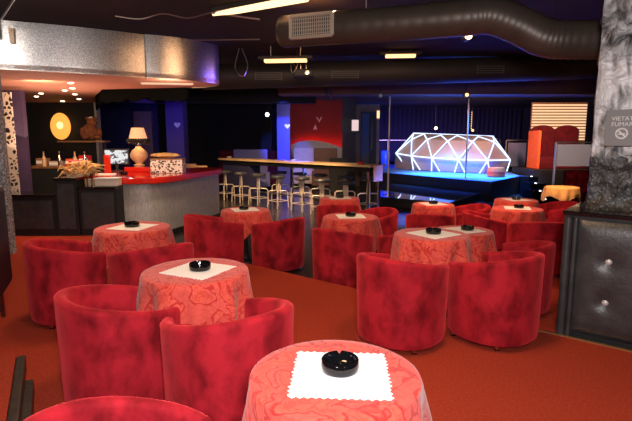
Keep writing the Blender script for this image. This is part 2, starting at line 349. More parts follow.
st(MB().box(-9, 11, -3.6, -3.5, -.15, 3.2), 'wall_front', M['wall_dark'])
st(MB().box(-9.2, 11.2, 24.6, 24.8, -.15, 3.2), 'wall_back', M['wall_blue'])
st(MB().box(-8.4, -5.75, 12.75, 12.9, -.15, 2.7), 'wall_bar', M['wall_dark'])
st(MB().box(-5.76, -5.70, 12.7, 12.92, -.15, 2.7), 'trim_2', M['grey_panel'])
st(MB().box(-9, -2.2, 20.2, 20.35, -.15, 3.2), 'wall_rear', M['wall_dark'])
st(MB().box(-1.5, 1.35, 20.05, 20.2, -.15, 3.2), 'wall_red', M['wall_red'])
st(MB().box(-8.2, -5.4, 16.6, 16.75, -.15, 3.2), 'wall_navy', M['wall_blue'])
# raised side steps, bottom left
d = Vector((.395, -.72, 0)).normalized()
def steppoly(far, near, ext): 
    f = Vector((*far, 0)); n = f+d*3.0; return [tuple(f[:2]), tuple(n[:2]), (-4.2, n.y), (-4.2, f.y)]
st(MB().prism(steppoly((-1.86, 2.86), 0, 0), 0, .10), 'floor_step_lower', M['carpet'])
st(MB().prism(steppoly((-1.97, 2.98), 0, 0), .10, .20), 'floor_step_upper', M['carpet'])
for i, (fx, fy, z) in enumerate([(-1.81, 2.84, .1), (-1.93, 2.97, .2)]):
    f = Vector((fx, fy, z-.045)); st(MB().bar(f, f+d*3.0, .05, .1), 'trim_%d' % (i+3), M['trim_black'], bevel=.006)

# ceiling beams
st(MB().box(-1.0, 10.9, 13.0, 13.5, 2.80, 3.2), 'trim_5', M['beam'])
st(MB().box(-1.0, 10.9, 14.2, 14.5, 2.86, 3.2), 'trim_6', M['wall_blue'])
st(MB().box(-4.2, 3.0, 10.6, 11.0, 2.86, 3.2), 'trim_7', M['wall_dark'])
st(MB().box(-9, 0, 15.4, 15.8, 2.75, 3.2), 'trim_8', M['wall_dark'])

# silver column at the left with its trim
st(MB().box(-5.4, -4.30, 6.62, 6.74, 0, 3.2), 'wall_column_left', M['silver_column'])
st(MB().box(-6.4, -5.40, 9.0, 9.12, 0, 2.5), 'wall_side_left', M['purple'])
mb = MB()
z = .55
mb.box(-5.47, -5.31, 8.55, 8.58, 0, 2.42)
strip = tag(mb.build('patterned_strip', M['chain']), 'tall narrow black and white patterned strip beside the silver column', 'strip')

# ------------------------------------------------------------------ bar canopy (silver fascia, salmon soffit)
def bez(a, b, bulge, n=10):
    a = Vector(a); b = Vector(b); d_ = b-a; nrm = Vector((d_.y, -d_.x)).normalized()
    return [a+d_*t+nrm*bulge*4*t*(1-t) for t in [i/n for i in range(n+1)]]
fr1 = bez((-5.0, 6.50), (-2.62, 7.62), .14, 14); fr2 = bez((-2.60, 7.60), (-1.66, 8.46), .13, 10); fr3 = bez((-1.66, 8.46), (-2.3, 9.1), .14, 6)
outline = [tuple(p) for p in fr1+fr2+fr3[1:]]
back = [(-4.1, 9.45), (-4.9, 10.9), (-5.72, 12.7), (-8.4, 12.7), (-8.4, 6.5)]
can = thing('bar_canopy', 'curved glitter-silver canopy with a salmon underside hanging over the bar', 'canopy')
MB().prism(outline+back, 2.56, 2.62).build('soffit', M['soffit'], can)
mb = MB(); th_ = .04
n = len(outline); vs = []
for (x, y) in outline: vs += [(x, y, 2.55), (x, y, 3.19), (x*.995-.01, y+th_, 3.19), (x*.995-.01, y+th_, 2.55)]
mb.add(vs, [(4*i+k, 4*(i+1)+k, 4*(i+1)+(k+1) % 4, 4*i+(k+1) % 4) for i in range(n-1) for k in range(4)]+[(0, 1, 2, 3), tuple(4*(n-1)+k for k in (3, 2, 1, 0))])
mb.build('fascia', M['fascia'], can, smooth=True)
MB().prism([(-2.95, 8.3), (-2.1, 8.45), (-2.15, 8.62), (-3.0, 8.5)], 2.545, 2.56).build('light_panel', glow('soffit_panel', (1, .55, .35), .9), can)
for i, (x, y) in enumerate([(-4.9, 9.6), (-4.15, 8.35), (-4.55, 9.2), (-5.1, 10.4), (-5.6, 11.6), (-6.3, 12.2), (-5.7, 10.2), (-6.2, 10.9)]):
    MB().lathe([(.035, 0), (.05, .012)], 12).build('downlight', M['pin'], can, loc=(x, y, 2.546))
mb = MB(); random.seed(3)
pts = [(-5.6, 12.4), (-4.95, 11.0), (-4.2, 9.6), (-3.3, 9.25), (-2.4, 9.05)]
row = []
for a, b in zip(pts[:-1], pts[1:]):
    for t in range(8): row.append((a[0]+(b[0]-a[0])*t/8, a[1]+(b[1]-a[1])*t/8))
row.append(pts[-1]); bot = [2.40-.10*random.random() for _ in row]
vs = []
for (x, y), zb in zip(row, bot): vs += [(x, y+.05, zb), (x, y+.05, 2.555), (x+.03, y+.09, 2.555), (x+.03, y+.09, zb)]
mb.add(vs, [(4*i+k, 4*i+4+k, 4*i+4+(k+1) % 4, 4*i+(k+1) % 4) for i in range(len(row)-1) for k in range(4)])
tag(mb.build('ragged_drape', M['black_cloth']), 'black ragged drape hanging along the back edge of the silver canopy', 'drape')
mb = MB().box(-.03, .03, -.02, .02, -.10, .10)
so = thing('wall_bracket', 'small tan wooden bracket fixed on the silver canopy fascia', 'bracket', (-4.10, 6.745, 2.99), .35)
mb.build('plate', M['plaster'], so, bevel=.008); MB().lathe([(.012, 0), (.012, .012)], 10).build('hook', M['gold'], so, loc=(0, -.03, .05))
so = tag(MB().box(-.02, .02, -.015, .015, -.13, .13).build('cable_clip', M['black'], loc=(-4.22, 6.6, 3.07)), 'black clip hanging at the left end of the silver canopy', 'clip')

# ------------------------------------------------------------------ ceiling services
def catmull(P, n=8):
    P = [Vector(p) for p in P]; Q = [2*P[0]-P[1]]+P+[2*P[-1]-P[-2]]; out = []
    for i in range(1, len(Q)-2):
        for k in range(n):
            t = k/n; a, b, c, e = Q[i-1:i+3]
            out.append(.5*((2*b)+(c-a)*t+(2*a-5*b+4*c-e)*t*t+(3*b-a-3*c+e)*t**3))
    out.append(P[-1]); return out
dt = thing('air_duct', 'large round brown spiral air duct with an S-bend, nearest the camera', 'air duct')
path = catmull([(-.37, 5.9, 2.86), (.35, 5.62, 2.85), (1.0, 5.37, 2.84), (1.55, 5.15, 2.84), (1.78, 5.06, 2.83), (2.02, 4.97, 2.72), (2.24, 4.90, 2.59), (2.45, 4.85, 2.56), (2.9, 4.78, 2.55), (3.6, 4.68, 2.55)], 14)
r_ = [.178+(.004 if i % 3 == 0 else 0) for i in range(len(path))]
dv = (path[0]-path[1]).normalized()
cap = [path[0]+dv*.06, path[0]+dv*.045]
MB().tube(cap+path, [.12, .16]+r_, 28).build('duct_tube', M['duct'], dt, smooth=True)
ax = Vector((.72, -.28, 0)).normalized(); nv = Vector((-.28, -.72, 0)).normalized()
gc = Vector((.015, 5.752, 2.855))+nv*.165
fr = MB()
def gp(a, b, c_): return gc+ax*a+Vector((0, 0, b))+nv*c_
for a0, b0, a1, b1 in [(-.25, .118, .25, .118), (-.25, -.118, .25, -.118), (-.25, -.118, -.25, .118), (.25, -.118, .25, .118)]:
    fr.bar(gp(a0, b0, .03), gp(a1, b1, .03), .035, .035)
reg = fr.build('register_frame', M['grille'], dt)
sl = MB()
for i in range(18): 
    a = -.22+.44*i/17; sl.bar(gp(a, -.105, .02), gp(a, .105, .02), .012, .012)
for i in range(5):
    b = -.08+.16*i/4; sl.bar(gp(-.235, b, .02), gp(.235, b, .02), .008, .008)
sl.build('grille', M['grille'], reg)
MB().bar(gp(-.24, 0, .004), gp(.24, 0, .004), .004, .22).build('backing', M['black'], reg)
for x, y in [(.55, 5.54), (1.5, 5.17)]:
    MB().tube([(x, y, 2.9), (x, y, 3.2)], .006, 6).build('hanger', M['steel'], dt)

d2 = thing('air_duct', 'dark straight air duct running crosswise behind the brown spiral duct', 'air duct')
p2 = [(-2.2+i*.22, 9.6, 2.80+.006*i) for i in range(33)]
MB().tube(p2+[(5.25, 9.4, 3.0), (5.6, 9.3, 3.1)], .235, 24).build('duct_tube', M['duct_dark'], d2, smooth=True)
for x, zz in [(-.9, 2.80), (.55, 2.83), (3.3, 2.92)]:
    g = MB()
    for i in range(4): g.bar((x-.24, 9.36, zz-.06+.04*i), (x+.24, 9.36, zz-.06+.04*i), .01, .012)
    g.bar((x-.25, 9.36, zz-.08), (x-.25, 9.36, zz+.08), .015, .015); g.bar((x+.25, 9.36, zz-.08), (x+.25, 9.36, zz+.08), .015, .015)
    g.build('vent_grille', M['vent'], d2)
# light fittings on the ceiling
t = thing('tube_light', 'long bright warm tube light on the ceiling, top centre', 'ceiling light')
a = Vector((-1.27, 6.21, 3.13)); b = Vector((-.1, 5.47, 3.13))
MB().tube([a, a+(b-a)*.25, b], [.015, .04, .05], 12).build('glowing_tube', M['tube_glow'], t)
MB().bar(a+Vector((0, 0, .045)), b+Vector((0, 0, .045)), .09, .05).build('housing', M['duct'], t)
for lab, (x0, y0, x1, y1), zc in [('warm glowing trough light left of the hanging projector', (-.89, 8.60, -.16, 8.52), 2.95), ('warm glowing trough light right of the hanging projector', (1.25, 8.95, 1.78, 8.9), 3.09)]:
    t = thing('trough_light', lab, 'ceiling light')
    MB().bar((x0, y0, zc), (x1, y1, zc), .12, .05).build('diffuser', M['tube_glow2'], t, bevel=.01)
    MB().bar((x0-.1, y0, zc+.05), (x1+.1, y1, zc+.05), .14, .04).build('housing', M['duct_dark'], t)
    for f in (.15, .85): MB().tube([(x0+(x1-x0)*f, y0+(y1-y0)*f, zc+.06), (x0+(x1-x0)*f, y0+(y1-y0)*f, 3.2)], .006, 6).build('hanger', M['steel'], t)
def rod(a, b, r, lab, m='steel', name='ceiling_rail', cat='rail'):
    return tag(MB().tube([a, b], r, 8).build(name, M[m]), lab, cat)
rod((-4.05, 6.45, 3.12), (-3.0, 5.2, 3.17), .012, 'thin grey conduit on the ceiling above the left end of the canopy')
rod((-3.4, 8.1, 3.185), (-.9, 7.95, 3.185), .012, 'long thin pale ceiling rail above the right end of the canopy')
rod((-1.28, 6.16, 3.14), (-.72, 6.4, 3.12), .012, 'short pale rod beside the bright tube light')
rod((.8, 10.45, 2.93), (3.4, 10.9, 3.0), .01, 'thin pale rail below the second duct')
tag(MB().tube(catmull([(-2.55, 6.4, 3.16), (-2.2, 6.3, 3.10), (-1.9, 6.25, 3.15), (-1.6, 6.25, 3.1), (-1.3, 6.2, 3.15)], 6), .008, 6).build('ceiling_cable', M['steel']), 'glinting cable sagging along the ceiling left of the tube light', 'cable')
def spot_fix(loc, lab, m='black_metal', glowm='bulb', s=1):
    t = thing('spotlight', lab, 'spotlight', loc)
    MB().tube([(0, .10*s, 0), (0, -.06*s, 0)], [.05*s, .06*s], 12).build('housing', M[m], t, smooth=True)
    MB().tube([(0, -.055*s, 0), (0, -.075*s, 0)], [.05*s, .04*s], 12).build('lens', M[glowm], t)
    MB().bar((0, .03*s, .04*s), (0, .03*s, 3.19-loc[2]), .02, .02).build('bracket', M['black_metal'], t)
    return t
spot_fix((2.04, 6.75, 2.98), 'glowing spotlight under the ceiling behind the brown duct', glowm='bulb')
spot_fix((5.3, 21.6, 2.12), 'small bright warm spotlight behind the left end of the lit dome', s=1.3)
spot_fix((6.9, 21.5, 2.02), 'small warm spotlight behind the middle of the lit dome', s=1.2, glowm='tube_glow2')
spot_fix((3.85, 12.6, 2.74), 'unlit stage spotlight hanging at the top of the right pole', glowm='tube_glow2')
spot_fix((1.65, 12.6, 2.72), 'unlit stage spotlight hanging beside the top of the left pole', glowm='steel')
spot_fix((-1.85, 18.6, 2.55), 'white emergency lamp on the dark wall left of the blue column', glowm='white_bulb', s=1.6)
# projector
t = thing('projector', 'black projector on two chrome rods hanging from the ceiling, with loose cables', 'projector', (-.22, 8.9, 2.72))
MB().box(-.17, .17, -.15, .15, 0, .12).build('body', M['black'], t, bevel=.015)
MB().tube([(.06, -.15, .06), (.06, -.18, .06)], .04, 12).build('lens', M['glass_black'], t)
for x in (-.05, .05): MB().tube([(x, 0, .12), (x, 0, .47)], .012, 8).build('rod', M['chrome'], t)
MB().tube(catmull([(-.1, .1, .12), (-.22, -.05, .25), (-.2, -.12, .05), (-.1, -.16, .2), (-.12, 0, .47)], 6), .008, 6).build('cable', M['steel'], t)
t = thing('hanging_post', 'pair of chrome rods hanging from the ceiling over the long bar', 'rods', (.32, 12.2, 2.55))
for x in (-.06, .06): MB().tube([(x, 0, 0), (x, 0, .64)], .018, 8).build('rod', M['chrome'], t)
tag(MB().tube(catmull([(-1.35, 8.75, 3.19), (-1.42, 8.7, 2.85), (-1.28, 8.65, 2.7), (-1.2, 8.7, 2.9), (-1.3, 8.75, 3.19)], 8), .009, 6).build('looped_cable', M['steel']), 'looped pale cable hanging from the ceiling right of the canopy', 'cable')

# ------------------------------------------------------------------ right: pillar, half wall with tufted leather
e1 = Vector((2.035, 3.86)); dirp = Vector((.78, -.6257)).normalized(); nrm = Vector((.6257, .78)).normalized()   # nrm points away from the camera side
hw = thing('tufted_divider', 'black leather button-tufted divider panel below the silver rock pillar', 'divider', (e1.x, e1.y, 0), math.atan2(dirp.y, dirp.x))
# local x runs along the panel, local y away from the camera
mb = MB(); L_ = 2.2; Hh = 1.0; nx, nz = 66, 34
btn = [(.33+.56*i, z_) for i in range(4) for z_ in (.33, .66)]
vs = []; 
for j in range(nz+1):
    for i in range(nx+1):
        x = .07+(L_-.07)*i/nx; zz = .03+(Hh-.05)*j/nz
        dmin = min(math.hypot(x-bx, zz-bz) for bx, bz in btn)
        edge = min(x-.07, zz-.03, Hh-.02-zz)
        y = -.055*(1-math.exp(-max(edge, 0)/.04))+.035*math.exp(-(dmin/.06)**2)
        vs.append((x, y, zz))
mb.add(vs, [(j*(nx+1)+i, j*(nx+1)+i+1, (j+1)*(nx+1)+i+1, (j+1)*(nx+1)+i) for j in range(nz) for i in range(nx)])
pad = mb.build('leather_pad', M['leather'], hw, smooth=True)
for bx, bz in btn:
    MB().blob((bx, -.028, bz), (.024, .012, .024), 10, 6).build('button', M['button'], pad, smooth=True)
mb = MB().box(0, L_, .0, .66, -.14, Hh); mb.build('core', M['black'], hw)
MB().tube([(.03, -.035, .01), (.03, -.035, Hh-.01)], .034, 14).build('corner_roll', M['leather'], hw, smooth=True)
MB().tube([(.085, -.04, .01), (.085, -.04, Hh-.01)], .02, 12).build('piping', M['leather'], hw, smooth=True)
MB().box(-.02, L_, -.03, .68, Hh, Hh+.035).build('ledge', M['black_gloss'], hw, bevel=.01)

# pillar: rocky relief on a square shaft standing on the ledge
pl = thing('rock_pillar', 'rough silver and black rock-relief pillar at the right edge', 'pillar', (e1.x+dirp.x*.10+nrm.x*.26, e1.y+dirp.y*.10+nrm.y*.26, Hh+.035), math.atan2(dirp.y, dirp.x))
mb = MB(); W_, D_, Hp = 1.9, .40, 3.2-Hh-.037
def relief(u, z_, k): 
    p = Vector((u*3.2, z_*(1.1 if .52 < z_ < 1.15 else 2.6), k))
    return .016*noise.fractal(p*2.2, .9, 2.0, 5)+.014*abs(noise.noise(p*4))+.05*math.exp(-max(z_, 0)/.04)
nu, nzz = 120, 130; vs = []
peri = 2*D_+W_
for j in range(nzz+1):
    zz = Hp*j/nzz
    for i in range(nu+1):
        s_ = peri*i/nu; k = relief(s_, zz, 1.3)
        if s_ < D_: vs.append((-k, D_-s_, zz))
        elif s_ < D_+W_: vs.append((s_-D_, -k, zz))
        else: vs.append((W_+k, s_-D_-W_, zz))
fs = [(j*(nu+1)+i, j*(nu+1)+i+1, (j+1)*(nu+1)+i+1, (j+1)*(nu+1)+i) for j in range(nzz) for i in range(nu)]
fs += [tuple(range(nu, -1, -1)), tuple(nzz*(nu+1)+i for i in range(nu+1))]+[((j+1)*(nu+1), (j+1)*(nu+1)+nu, j*(nu+1)+nu, j*(nu+1)) for j in range(nzz)]
mb.add(vs, fs); mb.build('shaft', M['pillar'], pl, smooth=True)
sg = thing('no_smoking_sign', 'grey VIETATO FUMARE no-smoking sign on the silver pillar', 'sign', pl.location+Vector((dirp.x*.10-nrm.x*.085, dirp.y*.10-nrm.y*.085, .660)), math.atan2(dirp.y, dirp.x))
MB().box(0, .34, -.008, .0, -.14, .14).build('board', M['sign'], sg)
for x in (.03, .31):
    for z_ in (-.11, .11): MB().tube([(x, .0, z_), (x, .10, z_)], .008, 8).build('stand_off', M['black_metal'], sg)
def text(s, size, loc, parent, m, name='lettering'):
    cu = bpy.data.curves.new(name, 'FONT'); cu.body = s; cu.size = size; cu.extrude = .002
    o = bpy.data.objects.new(name, cu); C.objects.link(o); bpy.context.view_layer.update()
    me = bpy.data.meshes.new_from_object(o.evaluated_get(bpy.context.evaluated_depsgraph_get())); bpy.data.objects.remove(o)
    me.materials.clear(); me.materials.append(m)
    q = bpy.data.objects.new(name, me); C.objects.link(q); q.parent = parent; q.location = loc; q.rotation_euler = (PI/2, 0, 0); return q
text('VIETATO', .045, (.04, -.011, .055), sg, M['sign_text']); text('FUMARE', .045, (.04, -.011, .012), sg, M['sign_text'])
mb = MB(); cx, cz, R0 = .115, -.045, .038
ring = [(cx+R0*math.cos(2*PI*k/28), -.011, cz+R0*math.sin(2*PI*k/28)) for k in range(29)]
mb.tube(ring, .008, 6); mb.bar((cx-.027, -.011, cz+.027), (cx+.027, -.011, cz-.027), .010, .010); mb.bar((cx-.022, -.01, cz-.004), (cx+.022, -.01, cz-.004), .006, .010)
mb.build('symbol', M['sign_text'], sg)

# ------------------------------------------------------------------ left: black padded divider with chrome leg
t = thing('black_bench_end', 'glossy black upholstered bench end on a chrome leg at the left edge', 'bench', (-2.34, 3.32, .2), -1.15)
MB().box(-.45, .28, -.08, .08, .28, 1.04).build('back_panel', M['black_pad'], t, bevel=.03)
for x in (-.4, .22): MB().bar((x, 0, 0), (x, 0, .30), .05, .03).build('leg', M['chrome'], t)

# ------------------------------------------------------------------ tub chairs
def arc_path(r, a0=-42, n=44):
    P = []
    for k in range(n+1):
        a = math.radians(180+a0+(180-2*a0)*k/n); f = (abs(math.cos(a))**2.25+abs(math.sin(a))**2.25)**(-1/2.25)
        P.append((r*f*math.cos(a), r*f*math.sin(a)))
    return P
RO, RI = .352, .293
def rim_h(y):
    t_ = min(max((y+.365)/.62, 0), 1); return .735-.115*t_
def make_chair(loc, rz, label):
    r = thing('tub_chair', label, 'chair', loc, rz, 'red velvet tub chairs')
    po = arc_path(RO); pi_ = arc_path(RI); mb = MB(); vs = []; K = 14
    for (xo, yo), (xi, yi) in zip(po, pi_):
        h = rim_h(yo); mx, my = (xo+xi)/2, (yo+yi)/2; hx, hy = (xo-xi)/2, (yo-yi)/2
        vs += [(mx+hx*.3, my+hy*.3, .045), (mx+hx*.55, my+hy*.55, .055), (mx+hx*.7, my+hy*.7, .10), (mx+hx*1.06, my+hy*1.06, h-.045)]
        for k in range(8):
            a = PI*k/7; vs.append((mx+hx*1.06*math.cos(a), my+hy*1.06*math.cos(a), h-.028+.028*math.sin(a)))
        vs += [(mx-hx, my-hy, .36), (mx-hx, my-hy, .045)]
    n = len(po)
    fs = [(K*i+k, K*i+(k+1) % K, K*(i+1)+(k+1) % K, K*(i+1)+k) for i in range(n-1) for k in range(K)]
    fs += [tuple(range(K)), tuple(reversed(range(K*(n-1), K*n)))]
    mb.add(vs, fs); mb.build('back_shell', M['velvet'], r, smooth=True, bevel=0)
    seat = [(x*.985, y*.985) for x, y in pi_]
    fr_ = [(.20, FRONT+.02), (.10, FRONT+.045), (0, FRONT+.05), (-.10, FRONT+.045), (-.20, FRONT+.02)]
    MB().prism(seat+fr_, .06, .27).build('seat_base', M['velvet'], r)
    MB().prism(seat+fr_, .272, .40).build('seat', M['velvet'], r, bevel=.02, smooth=True)
    for x, y in [(-.23, -.21), (.23, -.21), (-.27, .17), (.27, .17)]:
        MB().lathe([(.022, 0), (.022, .008), (.012, .014), (.014, .05)], 10).build('foot', M['chrome'], r, loc=(x, y, 0), smooth=True)
    return r
FRONT = .20
LO = -.15; LC = -.142
CH = [
 (-.59, 1.31, 0, 1, .12, 'red velvet tub chair cut off by the bottom edge, left of the nearest table'),
 (-1.17, 2.78, 0, .76, .65, 'red velvet tub chair back-on, left one of the front-left pair'),
 (-.49, 2.55, 0, -.62, .78, 'red velvet tub chair, right one of the front-left pair, above the bottom-edge chair'),
 (-2.22, 4.22, 0, .80, .60, 'leftmost red velvet tub chair, in front of the black bar cabinets'),
 (-1.45, 4.14, 0, -.62, .78, 'red velvet tub chair before the table nearest the red-topped counter'),
 (-1.22, 5.70, 0, .80, .60, 'red velvet tub chair standing sideways in front of the silver counter front'),
 (-.52, 6.44, LO, -.72, .69, 'red velvet tub chair just past the carpet edge, left of the centre pair'),
 (.32, 5.66, LO, .62, .78, 'red velvet tub chair just past the carpet edge, right of the centre pair'),
 (.69, 3.73, 0, .62, .78, 'red velvet tub chair back-on, left one of the right front pair'),
 (1.45, 3.79, 0, -.58, .81, 'red velvet tub chair back-on, right one of the right front pair'),
 (2.06, 4.82, LC, -.75, .65, 'red velvet tub chair half hidden behind the right front pair, beside the leather divider'),
 (1.10, 5.68, LO, -.72, .70, 'red velvet tub chair between the centre table and the right front pair'),
 (.86, 7.10, LO, -.90, -.42, 'red velvet tub chair at the far right of the centre table, before the blue floor'),
 (1.67, 6.92, LO, .20, 1, 'dark red tub chair back-on before the far table by the low stage'),
 (2.42, 7.62, LO, -1, .0, 'orange-red lit tub chair right of the far table by the low stage'),
 (2.48, 6.84, LO, .98, -.10, 'dark red tub chair seen sideways, left of the two right-hand tables'),
 (2.90, 6.22, LC, .10, 1, 'dark red tub chair back-on against the left edge of the leather divider'),
 (4.02, 7.98, LO, -1, .0, 'farthest right red tub chair, beside the two right-hand tables'),
 (.36, 7.92, LO, -.05, 1, 'red tub chair mostly hidden behind the centre table'),
]
chair0 = None; chairs = []
for x, y, z, fx, fy, lab in CH:
    if chair0 is None: chair0 = make_chair((x, y, z), yaw(fx, fy), lab)
    else: dup(chair0, (x, y, z), yaw(fx, fy), lab)
    chairs.append((x, y, z, yaw(fx, fy)))

# ------------------------------------------------------------------ tables, cloths, doilies, ashtrays
def make_table(loc, label):
    t = thing('pedestal_table', label, 'table', loc, 0, 'round pedestal tables')
    MB().lathe([(.30, .70), (.305, .705), (.305, .725), (.30, .73)], 32).build('tabletop', M['black'], t)
    MB().lathe([(.035, .03), (.035, .70)], 16).build('column', M['black_metal'], t, smooth=True)
    MB().lathe([(.20, 0), (.20, .015), (.06, .03), (.04, .06)], 28).build('base', M['black_metal'], t, smooth=True)
    return t
def blocked(x, y, zb):
    """hem height that clears the chairs at this point, or None"""
    for cx_, cy_, cz_, rz in chairs:
        dx, dy = x-cx_, y-cy_; c_, s_ = math.cos(-rz), math.sin(-rz); lx, ly = c_*dx-s_*dy, s_*dx+c_*dy
        rr = math.hypot(lx, ly)
        if rr < RO+.02 or (abs(lx) < .24 and 0 < ly < FRONT+.06):
            if rr > RI-.03 and not (ly > .19 and abs(lx) < .20): return cz_+rim_h(ly)-.12
            return cz_+.43
    return None
def make_cloth(loc, rz, R, label, seed, L=.66):
    rnd = random.Random(seed); n = 96; ph = rnd.random()*6; zt = .745
    rows = [(0, 0), (.5, 0), (.85, 0), (.97, -.001), (1, -.006)]
    lens = []
    for k in range(n):
        a = 2*PI*k/n; l = min(L/max(abs(math.cos(a)), abs(math.sin(a))), L*1.32)-R
        wx, wy = loc[0]+(R+.03)*math.cos(a+rz), loc[1]+(R+.03)*math.sin(a+rz)
        for rr in (R+.0, R+.02, R+.045, R+.07):
            hb = blocked(loc[0]+rr*math.cos(a+rz), loc[1]+rr*math.sin(a+rz), loc[2])
            if hb is not None: l = min(l, max(.03, loc[2]+zt-hb))
        lens.append(l)
    lens = [sum(lens[(k+q) % n] for q in range(-3, 4))/7 for k in range(n)]
    vs = []
    for f, dz in rows:
        for k in range(n): a = 2*PI*k/n; vs.append((R*f*math.cos(a), R*f*math.sin(a), zt+dz))
    ns = 12
    for j in range(1, ns+1):
        s_ = j/ns
        for k in range(n):
            a = 2*PI*k/n; l = lens[k]
            wv = .022*math.sin(11*a+ph)+.016*math.sin(7*a+2*ph)+.006*math.sin(19*a)
            full = min(1, l/.30)
            rr = R+.006+.022*min(1, s_*1.5)+wv*full*min(1, s_*l/.2)
            vs.append((rr*math.cos(a), rr*math.sin(a), zt-.006-s_*l))
    tot = len(rows)+ns
    fs = [(i*n+k, i*n+(k+1) % n, (i+1)*n+(k+1) % n, (i+1)*n+k) for i in range(tot-1) for k in range(n)]
    mb = MB().add(vs, fs); o = mb.build('tablecloth', M['damask'], loc=loc, rz=rz, smooth=True)
    return tag(o, label, 'tablecloth', 'damask tablecloths')
def make_doily(loc, rz, label, seed, a=.165):
    rnd = random.Random(seed); pts = []; m_ = 26
    for side in range(4):
        for k in range(m_):
            t_ = -a+2*a*k/m_; o_ = a+(.008*rnd.random() if k % 2 else -.006)
            x, y = [(t_, -o_), (o_, t_), (-t_, o_), (-o_, -t_)][side]; pts.append((x, y))
    o = MB().prism(pts, 0, .002).build('paper_doily', M['paper'], loc=loc, rz=rz)
    return tag(o, label, 'doily', 'white paper doilies')
def ashtray_mesh():
    seg = 48; prof = [(.062, 0), (.068, .004), (.071, .02), (.070, .042), (.067, .046), (.060, .046), (.057, .040), (.052, .014), (.045, .010), (.0005, .010)]
    mb = MB(); vs = []
    for r, z_ in prof:
        for k in range(seg):
            notch = max(0, 1-abs(((k/seg*4+.5) % 1)-.5)/.07)
            vs.append((r*math.cos(2*PI*k/seg), r*math.sin(2*PI*k/seg), z_-(.012*notch if z_ > .03 else 0)))
    n = len(prof); fs = [(i*seg+k, i*seg+(k+1) % seg, (i+1)*seg+(k+1) % seg, (i+1)*seg+k) for i in range(n-1) for k in range(seg)]
    fs.append(tuple(reversed(range(seg)))); fs.append(tuple((n-1)*seg+k for k in range(seg)))
    return mb.add(vs, fs)
TB = [  # x, y, z, R, cloth angle, doily angle, doily offset, ashtray offset, words
 (.07, 1.67, 0, .315, .4, -.06, (.02, -.005), (.02, .02), 'on the nearest table, bottom centre of the photo', 'nearest'),
 (-.80, 3.10, 0, .345, .9, -.45, (.02, .0), (.03, 0), 'on the table behind the front-left pair of chairs', 'front left'),
 (-1.82, 4.70, 0, .355, .2, -.25, (.0, 0), (-.01, 0), 'on the table in front of the red-topped counter', 'counter side'),
 (1.06, 4.34, 0, .335, .3, .62, (.02, 0), (.02, 0), 'on the table behind the right front pair of chairs', 'right front'),
 (1.64, 5.27, LC, .325, .5, .4, (0, 0), (.05, 0), 'on the table just behind the right front table, overlapping it', 'right rear'),
 (-1.03, 6.92, LO, .345, -.80, .35, (0, 0), (-.02, 0), 'on the table left of the centre pair of chairs', 'centre left'),
 (.46, 6.30, LO, .36, .1, .1, (0, 0), (0, 0), 'on the centre table behind the chair past the carpet edge', 'centre'),
 (.42, 8.36, LO, .34, .78, .1, (0, 0), (0, 0), 'on the small far table in front of the bar stools', 'far centre'),
 (1.86, 7.55, LO, .32, .2, .2, (0, 0), (0, 0), 'on the far table in front of the low stage corner', 'low stage'),
 (3.0, 7.08, LO, .355, .4, -.3, (0, 0), (.02, 0), 'on the nearer of the two right-hand far tables', 'right near far'),
 (3.40, 8.10, LO, .345, .4, .2, (0, 0), (0, 0), 'on the farther of the two right-hand far tables', 'right far far'),
]
table0 = ash0 = None
for i, (x, y, z, R, ca, da, do, ao, words, _) in enumerate(TB):
    lab = 'round black pedestal table '+words.replace('on the ', 'under the red damask cloth, the ', 1)
    lab = ['nearest round pedestal table, mostly out of frame under its red cloth', 'round pedestal table under red cloth behind the front-left chair pair', 'round pedestal table under red cloth before the red-topped counter',
           'round pedestal table under red cloth behind the right front chair pair', 'round pedestal table under red cloth overlapped by the right front table', 'round table with its black pedestal showing, left of the centre chair pair',
           'round pedestal table at the centre behind the chair past the carpet edge', 'small far pedestal table in front of the bar stools', 'far pedestal table in front of the low stage corner',
           'pedestal table, nearer of the two right-hand far tables', 'pedestal table, farther of the two right-hand far tables'][i]
    if table0 is None: table0 = make_table((x, y, z), lab)
    else: dup(table0, (x, y, z), 0, lab)
    make_cloth((x, y, z), ca, R, 'red damask tablecloth '+words, i, .56 if i == 5 else .66)
    make_doily((x+do[0], y+do[1], z+.7465), da, 'white paper doily '+words, i, .175 if i == 0 else .18)
    al = 'round black glass ashtray '+words
    if ash0 is None:
        ash0 = tag(ashtray_mesh().build('ashtray', M['glass_black'], smooth=True), al, 'ashtray', 'black ashtrays'); o = ash0
    else:
        o = ash0.copy(); C.objects.link(o); o['label'] = al
    o.location = (x+ao[0], y+ao[1], z+.7495); o.rotation_euler = (0, 0, .5*i)

# ------------------------------------------------------------------ red-topped silver counter
ct = thing('bar_counter', 'curved silver-fronted bar counter with a glossy red top', 'counter')
out = catmull([(-4.35, 9.75, 0), (-4.15, 8.9, 0), (-3.6, 8.35, 0), (-3.1, 8.30, 0), (-2.72, 8.5, 0), (-2.5, 9.1, 0), (-2.32, 9.9, 0), (-2.12, 10.8, 0)], 7)
op = [(p.x, p.y) for p in out]
topo = op+[(-2.2, 11.3), (-2.7, 11.5), (-3.3, 11.0), (-3.9, 10.7), (-4.6, 10.6)]
MB().prism(topo, .84, .955).build('countertop', M['counter_red'], ct, bevel=.02)
ins = [(x-.10*(1 if x > -3.4 else -1), y+.14) for x, y in op[10:]]
MB().prism(ins+[(-2.75, 11.3), (-3.3, 10.8), (-3.5, 10.4)], -.06, .84).build('front_panel', M['counter_silver'], ct, smooth=True)
MB().prism([(x, y+.05) for x, y in ins]+[(-2.8, 11.25), (-3.3, 10.75), (-3.45, 10.4)], -.15, -.06).build('kick_plate', M['black'], ct)
